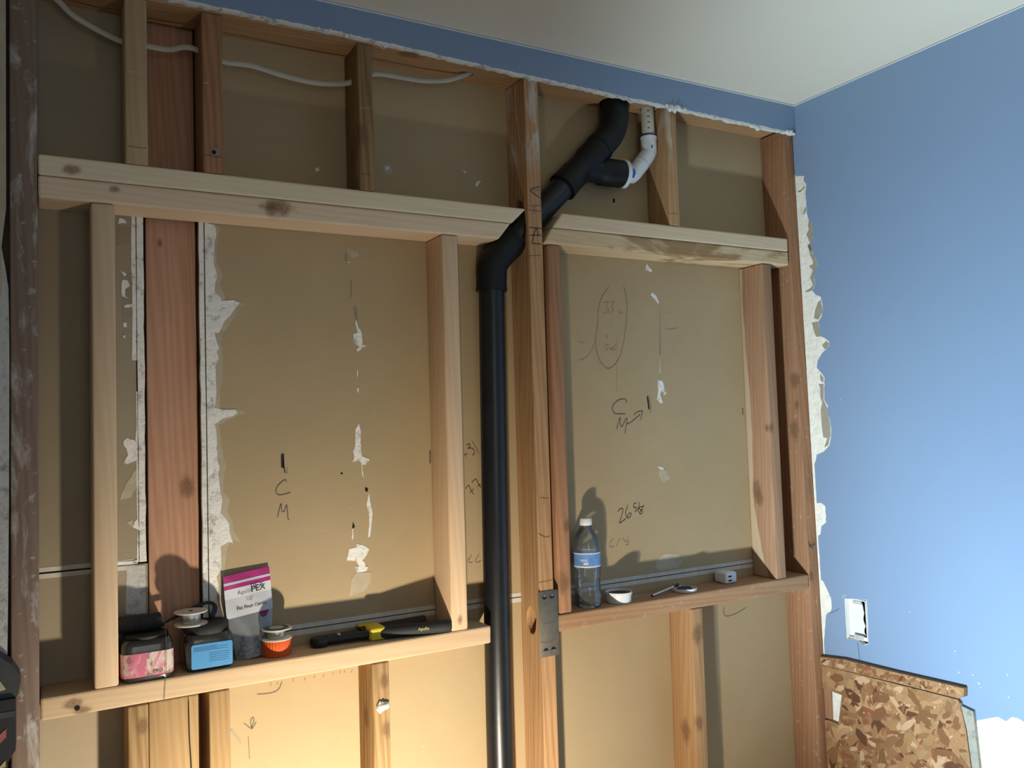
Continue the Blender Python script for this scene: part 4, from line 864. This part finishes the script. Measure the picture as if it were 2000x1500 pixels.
SPOOLW = plain('spool_plastic', (0.62, 0.60, 0.54), 0.45, var=0.06)
SOLDER = plain('wound_solder', (0.55, 0.54, 0.48), 0.32, 0.85, bumps=0.3, bscale=300)
def spool(cx, cy, z0, r, h, label, tilt=(0, 0, 0)):
    s = tag(empty('wire_spool', (cx, cy, z0)), label, 'spool', 'solder spools on the left sill')
    lathe('flange', [(.004, 0), (r, 0), (r, .002), (.004, .002)], SPOOLW, (cx, cy, z0), s, 40)
    lathe('wound_wire', [(r * .55, .002), (r * .6, .004), (r * .6, h - .004), (r * .55, h - .002)], SOLDER, (cx, cy, z0), s, 40)
    t = lathe('flange', [(.004, h - .002), (r, h - .002), (r, h), (.004, h)], SPOOLW, (cx, cy, z0), s, 40)
    return s, t
sA, tA = spool(0.2525, 0.0405, S1 + .0830, .0300, .0250, 'grey solder spool on the black lid of the blue-labelled jar')
lathe('hub_hole', [(.0001, 0), (.004, 0), (.004, .0004)], HOLE, (0.2525, 0.0405, S1 + .1081), sA, 16)

# ribbed black grip with a strap loop lying across the jars
fl = tag(empty('strap_grip', (0.165, 0.05, S1 + .079)), 'black ribbed grip with a strap loop lying across both jars', 'grip')
prof = [(.0125, 0)] + [(.0142 if i % 2 else .0162, .004 + i * .0045) for i in range(9)] + [(.0155, .048), (.0155, .072), (.0135, .074), (.0115, .0742), (.0115, .070)]
lathe('grip', prof, BLKR, (0.127, 0.052, S1 + .0955), fl, 28, rot=(0, math.pi / 2, 0))
lathe('socket', [(.0001, 0), (.0112, 0), (.0112, .001)], HOLE, (0.1985, 0.052, S1 + .0955), fl, 24, rot=(0, math.pi / 2, 0))
tube('strap', catmull([(0.200, .060, S1 + .083), (0.214, .064, S1 + .088), (0.236, .070, S1 + .0975), (0.262, .074, S1 + .107), (0.284, .075, S1 + .1125), (0.297, .073, S1 + .1115), (0.3015, .068, S1 + .103), (0.297, .062, S1 + .093), (0.290, .058, S1 + .089)], 6), .0062, BLKR, fl, 14, 0.45, (0, 0, 1))

# bag of pinch clamps leaning on the back wall
bo = Vector((0.3705, 0.050, S1 + .001)); bex = Vector((0.0895, 0.004, 0.0105)).normalized(); bh = Vector((-0.006, 0.0305, 0.163)); bey = bh.normalized(); BH = bh.length; BW = 0.092
bn = bex.cross(bey).normalized()                     # towards the room is -y
if bn.y > 0: bn = -bn
bag = tag(empty('plastic_bag', bo), 'clear zip bag with magenta top and white label leaning on the back wall', 'bag')
def bag_pt(u, v, side):
    wdt = BW * (0.72 + 0.28 * min(1, v / 0.55)) if v < 0.55 else BW
    t = 0.0115 * max(0, 1 - v) ** 1.2 * max(0, 1 - (2 * u - 1) ** 2) + 0.0004
    cr = 0.0012 * math.sin(u * 9 + v * 13) * (1 if 0.02 < v < .98 else 0)
    return bo + bex * ((u - .5) * wdt) + bey * (v * BH) + bn * (side * t + cr * 0.6)
def bag_part(nm, v0, v1, m, side=1, u0=0.0, u1=1.0, off=0.0, nu=14):
    nv = max(2, int((v1 - v0) * 24)); V = []; Fc = []
    for j in range(nv + 1):
        for i in range(nu + 1):
            V.append(bag_pt(u0 + (u1 - u0) * i / nu, v0 + (v1 - v0) * j / nv, side) + bn * off)
    for j in range(nv):
        for i in range(nu):
            a = j * (nu + 1) + i; Fc.append((a, a + 1, a + nu + 2, a + nu + 1))
    return mk(nm, V, Fc, m, bag, smooth=True)
MAG = plain('magenta_film', (0.42, 0.028, 0.20), 0.3, var=0.08)
LABW = plain('white_label_film', (0.70, 0.71, 0.74), 0.3)
LABG = plain('pale_label_film', (0.56, 0.58, 0.62), 0.3, var=0.05)
FILM = clear_film('clear_bag_film', (0.84, 0.87, 0.9), 0.04, 0.3, 0.80)
CLAMPM = plain('dark_clamp_steel', (0.03, 0.03, 0.032), 0.4, 0.4)
PURP = plain('purple_print', (0.20, 0.015, 0.12), 0.35)
bag_part('magenta_header', 0.915, 1.0, MAG); bag_part('zip_strip', 0.885, 0.915, LABG, 1, 0, 1, .0006); bag_part('magenta_band', 0.835, 0.885, MAG)
bag_part('white_label', 0.725, 0.835, LABW); bag_part('text_panel', 0.50, 0.725, LABG); bag_part('clear_pouch', 0.0, 0.50, FILM); bag_part('back_film', 0.0, 1.0, LABG, -1)
hc = [(0.80 + .10 * math.cos(math.pi + math.pi * i / 10), 0.50 + .075 * math.sin(math.pi + math.pi * i / 10)) for i in range(11)]
mk('half_circle_print', [bag_pt(a, b, 1) + bn * .0006 for a, b in hc], [tuple(range(11))], PURP, bag)
def bag_text(body, size, u, v, m, bold=0.0, sp=1.0):
    return text_mesh('label_print', body, size, m, bag_pt(u, v, 1) + bn * .0016, bex, bey, bag, 'LEFT', 0, bold, sp)
GRYT = plain('grey_print', (0.25, 0.25, 0.26), 0.5)
bag_text('Apollo', .0105, .27, .748, GRYT); bag_text('PEX', .0165, .555, .748, INK, .0002)
bag_text('1/2"', .0095, .43, .655, GRYT); bag_text('Pex Pinch Clamps', .0082, .22, .575, INK, .0001)
for i in range(14):
    u, v = 0.20 + 0.045 * i + random.uniform(-.03, .03), 0.07 + 0.05 * (i % 5) + random.uniform(-.01, .02)
    q = bo + bex * ((u - .5) * BW * 0.8) + bey * (v * BH) - bn * 0.0006
    ringo = lathe('pinch_clamp', [(.0062, -.003), (.0074, -.003), (.0074, .003), (.0055, .003), (.0055, -.003)], CLAMPM, q, None, 20, rot=(random.uniform(1.2, 1.9), random.uniform(-.4, .4), 0), caps=False)
    tag(ringo, 'dark steel pinch clamp inside the clear zip bag', 'clamp', 'pinch clamps in the bag')

# orange ribbed cap with a second spool on it
oc = (0.4135, 0.0445)
ORNG = plain('orange_plastic', (0.78, 0.12, 0.02), 0.38)
cap = lathe('orange_cap', [(.0268, 0), (.0282, .002), (.0282, .029), (.0268, .031)], ORNG, (oc[0], oc[1], S1), None, 180, ripple=lambda r, z, a: r * (1 + (.022 if (a * 30 / 6.2832) % 1 < .55 else 0)))
tag(cap, 'orange ribbed plastic cap on the sill under a grey spool', 'cap')
sB, tB = spool(oc[0], oc[1], S1 + .0312, .0302, .0215, 'grey solder spool sitting on the orange ribbed cap')
lathe('flange_sticker', [(.006, 0), (.024, 0), (.024, .0005), (.006, .0005)], GRYP, (oc[0], oc[1], S1 + .0528), sB, 36)
lathe('sticker_ring', [(.010, 0), (.014, 0), (.014, .0004), (.010, .0004)], SPOOLW, (oc[0], oc[1], S1 + .0534), sB, 36)

# long-handled crimping tool held shut with yellow tape
ct = tag(empty('crimping_tool', (0.62, 0.04, S1)), 'long black crimping tool with yellow tape round its handles', 'tool')
fh = tube('handle', catmull([(0.600, .0400, S1 + .0125), (0.625, .034, S1 + .0128), (0.640, .0305, S1 + .0138), (0.700, .018, S1 + .0136), (0.768, .0055, S1 + .0134), (0.7765, .004, S1 + .0134)], 6), [.0085] * 7 + [.0125] + [.0132] * 16 + [.0130, .0125, .0118, .0100, .0085, .006, .002], BLKR, ct, 24)
tube('handle', catmull([(0.590, .0600, S1 + .0125), (0.625, .0640, S1 + .0130), (0.66, .0675, S1 + .0136), (0.745, .0745, S1 + .0136)], 6), .0128, BLKR, ct, 24)
tube('shank', [(0.515, .0475, S1 + .011), (0.56, .0450, S1 + .0115), (0.603, .0400, S1 + .0125)], [.0088, .008, .0085], BLK, ct, 16)
tube('shank', [(0.515, .0600, S1 + .011), (0.55, .0610, S1 + .0115), (0.595, .0605, S1 + .0125)], [.0088, .008, .0085], BLK, ct, 16)
hd = lathe('jaw_head', [(.006, 0), (.017, .001), (.0195, .004), (.0195, .014), (.017, .018), (.006, .019)], BLK, (0.503, .0545, S1), ct, 28)
lathe('pivot_bolt', [(.0045, 0), (.0045, .003), (.0035, .004)], STEELB, (0.541, .0470, S1 + .0185), ct, 12)
YEL = plain('yellow_tape', (0.70, 0.56, 0.035), 0.5, var=0.05)
tb = box('tape_band', (0.602, .0225, S1 + .0006), (0.6375, .0765, S1 + .0275), YEL, ct, .006, 3)
tb.rotation_euler.z = 0.0
box('tape_tail', (0.592, .066, S1 + .0225), (0.6355, .0835, S1 + .0265), YEL, ct, .001, 1)
hx = Vector((0.068, -.0125, 0)).normalized()
APY = plain('yellow_print', (0.55, 0.50, 0.16), 0.5)
text_mesh('handle_print', 'Apollo', .0088, APY, Vector((0.703, .0172, S1 + .0128)) + Vector((-.0125 * .18, -.0137, -.0)), hx, Vector((0.0, 0.12, 1)), ct, 'LEFT', 0, .0001)

# loose strand of wire hanging over the sill
tag(tube('wire_strand', catmull([(0.2005, .0535, S1 + .112), (0.2035, .030, S1 + .111), (0.2030, .0015, S1 + .082), (0.2035, -.0020, S1 + .05), (0.2025, -.0025, S1 + .01), (0.2000, -.0022, S1 - .02), (0.1990, -.0025, S1 - .040)], 6), .0004, STEEL, None, 6), 'thin grey strand of wire hanging over the front of the left sill', 'wire')

# ================================================================== THINGS ON THE RIGHT SILL
S2 = 1.1107
bx_, by_ = 1.1625, 0.0440
bt_ = tag(empty('water_bottle', (bx_, by_, S2)), 'clear plastic water bottle with white cap and blue label', 'bottle')
CLEAR = clear_film('clear_bottle_plastic', (0.90, 0.91, 0.90), 0.03, 0.05, 0.94)
pr_ = [(.020, .003), (.030, 0), (.0335, .004)]
for i in range(13):
    z_ = .010 + i * .0063
    pr_ += [(.0338 - (.0016 if i % 2 else 0) - .0022 * math.exp(-((z_ - .055) / .02) ** 2), z_)]
pr_ += [(.0336, .094), (.0332, .097), (.0332, .131), (.0336, .134), (.0335, .140), (.0320, .152), (.0275, .167), (.0205, .180), (.0150, .187), (.0128, .191), (.0128, .197)]
lathe('bottle_body', pr_, CLEAR, (bx_, by_, S2), bt_, 48, caps=False, ripple=lambda r, z, a: r * (1 + (.02 * math.cos(5 * a) if z < .006 else 0)))
LBLUE = plain('blue_bottle_label', (0.13, 0.28, 0.58), 0.35, var=0.25, vscale=45)
lb2 = lathe('label', [(.0337, .0985), (.0337, .1285)], LBLUE, (bx_, by_, S2), bt_, 48, caps=False)
for z0, z1 in ((.0962, .0992), (.1278, .1302)): lathe('label_border', [(.0339, z0), (.0339, z1)], WHT, (bx_, by_, S2), lb2, 48, caps=False)
def arc_patch(nm, a0, a1, z0, z1, m, r=.0340):
    n = 6; V = []; 
    for i in range(n + 1):
        a = math.radians(a0 + (a1 - a0) * i / n)
        for z in (z0, z1): V.append((bx_ + r * math.cos(a), by_ + r * math.sin(a), S2 + z))
    return mk(nm, V, [(2 * i, 2 * i + 2, 2 * i + 3, 2 * i + 1) for i in range(n)], m, lb2)
LWHITE = plain('pale_print', (0.55, 0.64, 0.78), 0.5)
arc_patch('label_print', -152, -122, .1135, .1155, LWHITE); arc_patch('label_print', -148, -118, .1105, .1118, LWHITE); arc_patch('label_print', -138, -118, .1030, .1080, LWHITE)
lathe('cap', [(.0146, .194), (.0152, .196), (.0152, .2085), (.0140, .2105)], WHT, (bx_, by_, S2), bt_, 48, ripple=lambda r, z, a: r * (1 + .012 * math.cos(a * 40)))
lathe('neck_ring', [(.0128, .188), (.0152, .189), (.0152, .1905), (.0128, .1915)], CLEAR, (bx_, by_, S2), bt_, 32, caps=False)

PASTE = plain('black_paste', (0.012, 0.012, 0.011), 0.35, bumps=0.8, bscale=120)
cu = (1.2475, 0.0350)
cup = tag(empty('white_tin', (cu[0], cu[1], S2)), 'small round white tub of black paste next to the bottle', 'tub')
lathe('tub', [(.028, 0), (.0300, .001), (.0310, .018), (.0330, .0185), (.0330, .0255), (.0318, .0258), (.0300, .025), (.0290, .012), (.0001, .012)], WHT, (cu[0], cu[1], S2), cup, 48)
lathe('paste', [(.0288, .0195), (.0270, .0215), (.015, .0205), (.0001, .0215)], PASTE, (cu[0], cu[1], S2), cup, 32, ripple=lambda r, z, a: r * (1 + .03 * math.sin(3 * a)))
ld = (1.4600, 0.0385)
dish = tag(empty('paste_dish', (ld[0], ld[1], S2)), 'upturned white lid holding a lump of black paste', 'lid')
lathe('lid', [(.0285, 0), (.0315, .001), (.0320, .0085), (.0305, .0088), (.0300, .003), (.0001, .0028)], WHT, (ld[0], ld[1], S2), dish, 48)
lathe('paste', [(.0210, .003), (.0195, .0080), (.012, .0105), (.0001, .0100)], PASTE, (ld[0], ld[1], S2), dish, 32, ripple=lambda r, z, a: r * (1 + .16 * math.sin(2 * a + 1) + .07 * math.sin(5 * a)))
br = tag(empty('flux_brush', (1.39, .034, S2)), 'thin metal tube brush resting on the white lid', 'brush')
tube('metal_handle', [(1.3445, .0270, S2 + .0036), (1.4300, .0460, S2 + .0125)], .0033, STEELB, br, 18)
lathe('open_end', [(.0001, 0), (.0029, 0), (.0029, .0006)], HOLE, (1.3442, .0269, S2 + .0036), br, 14, rot=(0, -math.pi / 2 + .1, .22))
tube('bristles', [(1.428, .0456, S2 + .0123), (1.447, .0495, S2 + .0148)], [.0031, .0048], PASTE, br, 12)
# broken fibre standing off the scraped spot on the wall
chg = tag(empty('usb_charger', (1.62, .057, S2)), 'small white two-port charger at the right end of the right sill', 'charger')
bc = box('charger_body', (1.5985, .0340, S2 + .0002), (1.6405, .0790, S2 + .0305), WHT, chg, .006, 4)
for z0 in (.0085, .0195): prism('port', rrect(1.6085, 1.6205, S2 + z0 - .0018, S2 + z0 + .0022, .0018), [], FY(.0336), .0008, HOLE, chg)

# ================================================================== LEFT EDGE: TOOL POUCH ON THE WALL
pc = tag(empty('tool_pouch', (-0.10, -.014, 0.95)), 'dark grey and black tool pouch hanging at the lower left edge', 'pouch')
GREYF = plain('grey_fabric', (0.055, 0.058, 0.058), 0.85, var=0.2, vscale=50)
prism('pouch_flap', [(-0.19, 1.235), (-0.055, 1.205), (-0.0375, 1.190), (-0.0270, 1.170), (-0.0255, 1.158), (-0.0300, 1.138), (-0.19, 1.138)], [], FY(-.058), .044, GREYF, pc)
prism('pouch_body', [(-0.19, 1.137), (-0.0325, 1.137), (-0.0325, 1.055), (-0.045, 1.035), (-0.045, 0.86), (-0.19, 0.86)], [], FY(-.066), .052, BLKR, pc)
prism('trim_band', [(-0.19, 1.118), (-0.0330, 1.118), (-0.0330, 1.109), (-0.19, 1.106)], [], FY(-.0672), .0012, GREYF, pc)
prism('white_patch', [(-0.068, 1.168), (-0.054, 1.166), (-0.046, 1.152), (-0.060, 1.149), (-0.070, 1.150)], [], FY(-.0590), .0010, SCUFF, pc)
REDF = plain('faded_red_print', (0.32, 0.09, 0.085), 0.7, var=0.2)
prism('red_stripe', [(-0.09, 1.052), (-0.0455, 1.092), (-0.0455, 1.078), (-0.09, 1.038)], [], FY(-.0672), .0012, REDF, pc)
prism('yellow_stripe', [(-0.10, 0.985), (-0.0465, 1.042), (-0.0465, 1.032), (-0.10, 0.972)], [], FY(-.0672), .0012, plain('yellow_webbing', (0.45, 0.36, 0.16), 0.7), pc)
prism('grey_pocket', [(-0.19, 0.97), (-0.10, 0.97), (-0.047, 1.03), (-0.046, 0.88), (-0.19, 0.88)], [], FY(-.0700), .0040, plain('grey_pocket_fabric', (0.16, 0.165, 0.17), 0.8, var=0.15), pc)

# ================================================================== WORK LIGHT (stands below the frame and lights the wall)
wkl = tag(empty('work_light', (LAMP_P.x, LAMP_P.y, 0)), 'small work light on a low tripod facing the wall, below the view', 'lamp')
def lamp_head(pos, dirv, r):
    aim = dirv.normalized()
    h = lathe('lamp_head', [(r * .5, -.03), (r * .85, -.025), (r * .95, 0.0), (r, .024), (r * .9, .026), (r * .85, .012), (.0001, .010)], BLK, (0, 0, 0), None, 32)
    h.rotation_mode = 'QUATERNION'; h.rotation_quaternion = aim.to_track_quat('Z', 'Y'); h.location = pos - aim * 0.034
    adopt(h, wkl)
    tube('yoke', [pos - aim * .05, (pos.x - aim.x * .06, pos.y - aim.y * .06, pos.z - .03), (LAMP_P.x, LAMP_P.y - .05, LAMP_P.z - .07)], .006, STEEL, wkl, 12)
    return aim.to_track_quat('-Z', 'Y')
tube('stand_pole', [(LAMP_P.x, LAMP_P.y - .05, 0.10), (LAMP_P.x, LAMP_P.y - .05, LAMP_P.z - .065)], .008, STEEL, wkl, 16)
for k in range(3):
    a = 2.1 * k + .5
    tube('tripod_leg', [(LAMP_P.x, LAMP_P.y - .05, 0.16), (LAMP_P.x + .18 * math.cos(a), LAMP_P.y - .05 + .18 * math.sin(a), 0.008)], .007, BLK, wkl, 12)
SIDE_P = LAMP_P + Vector((0.075, -0.012, 0.0))
ld_ = bpy.data.lights.new('warm_bulb', 'SPOT'); ld_.spot_size = math.radians(157); ld_.spot_blend = 1.0; ld_.shadow_soft_size = 0.024; ld_.energy = LAMP_W; ld_.color = (1.0, 0.88, 0.70)
lo_ = bpy.data.objects.new('warm_bulb', ld_); COL.objects.link(lo_)
lo_.location = LAMP_P; lo_.rotation_mode = 'QUATERNION'; lo_.rotation_quaternion = lamp_head(LAMP_P, LAMP_DIR, .036)
adopt(lo_, wkl)
ls_ = bpy.data.lights.new('cool_bulb', 'SPOT'); ls_.spot_size = math.radians(107); ls_.spot_blend = 1.0; ls_.shadow_soft_size = 0.025; ls_.energy = SIDE_W; ls_.color = (0.65, 0.85, 1.0)
lq_ = bpy.data.objects.new('cool_bulb', ls_); COL.objects.link(lq_)
lq_.location = SIDE_P; lq_.rotation_mode = 'QUATERNION'; lq_.rotation_quaternion = lamp_head(SIDE_P, SIDE_DIR, .036)
adopt(lq_, wkl)
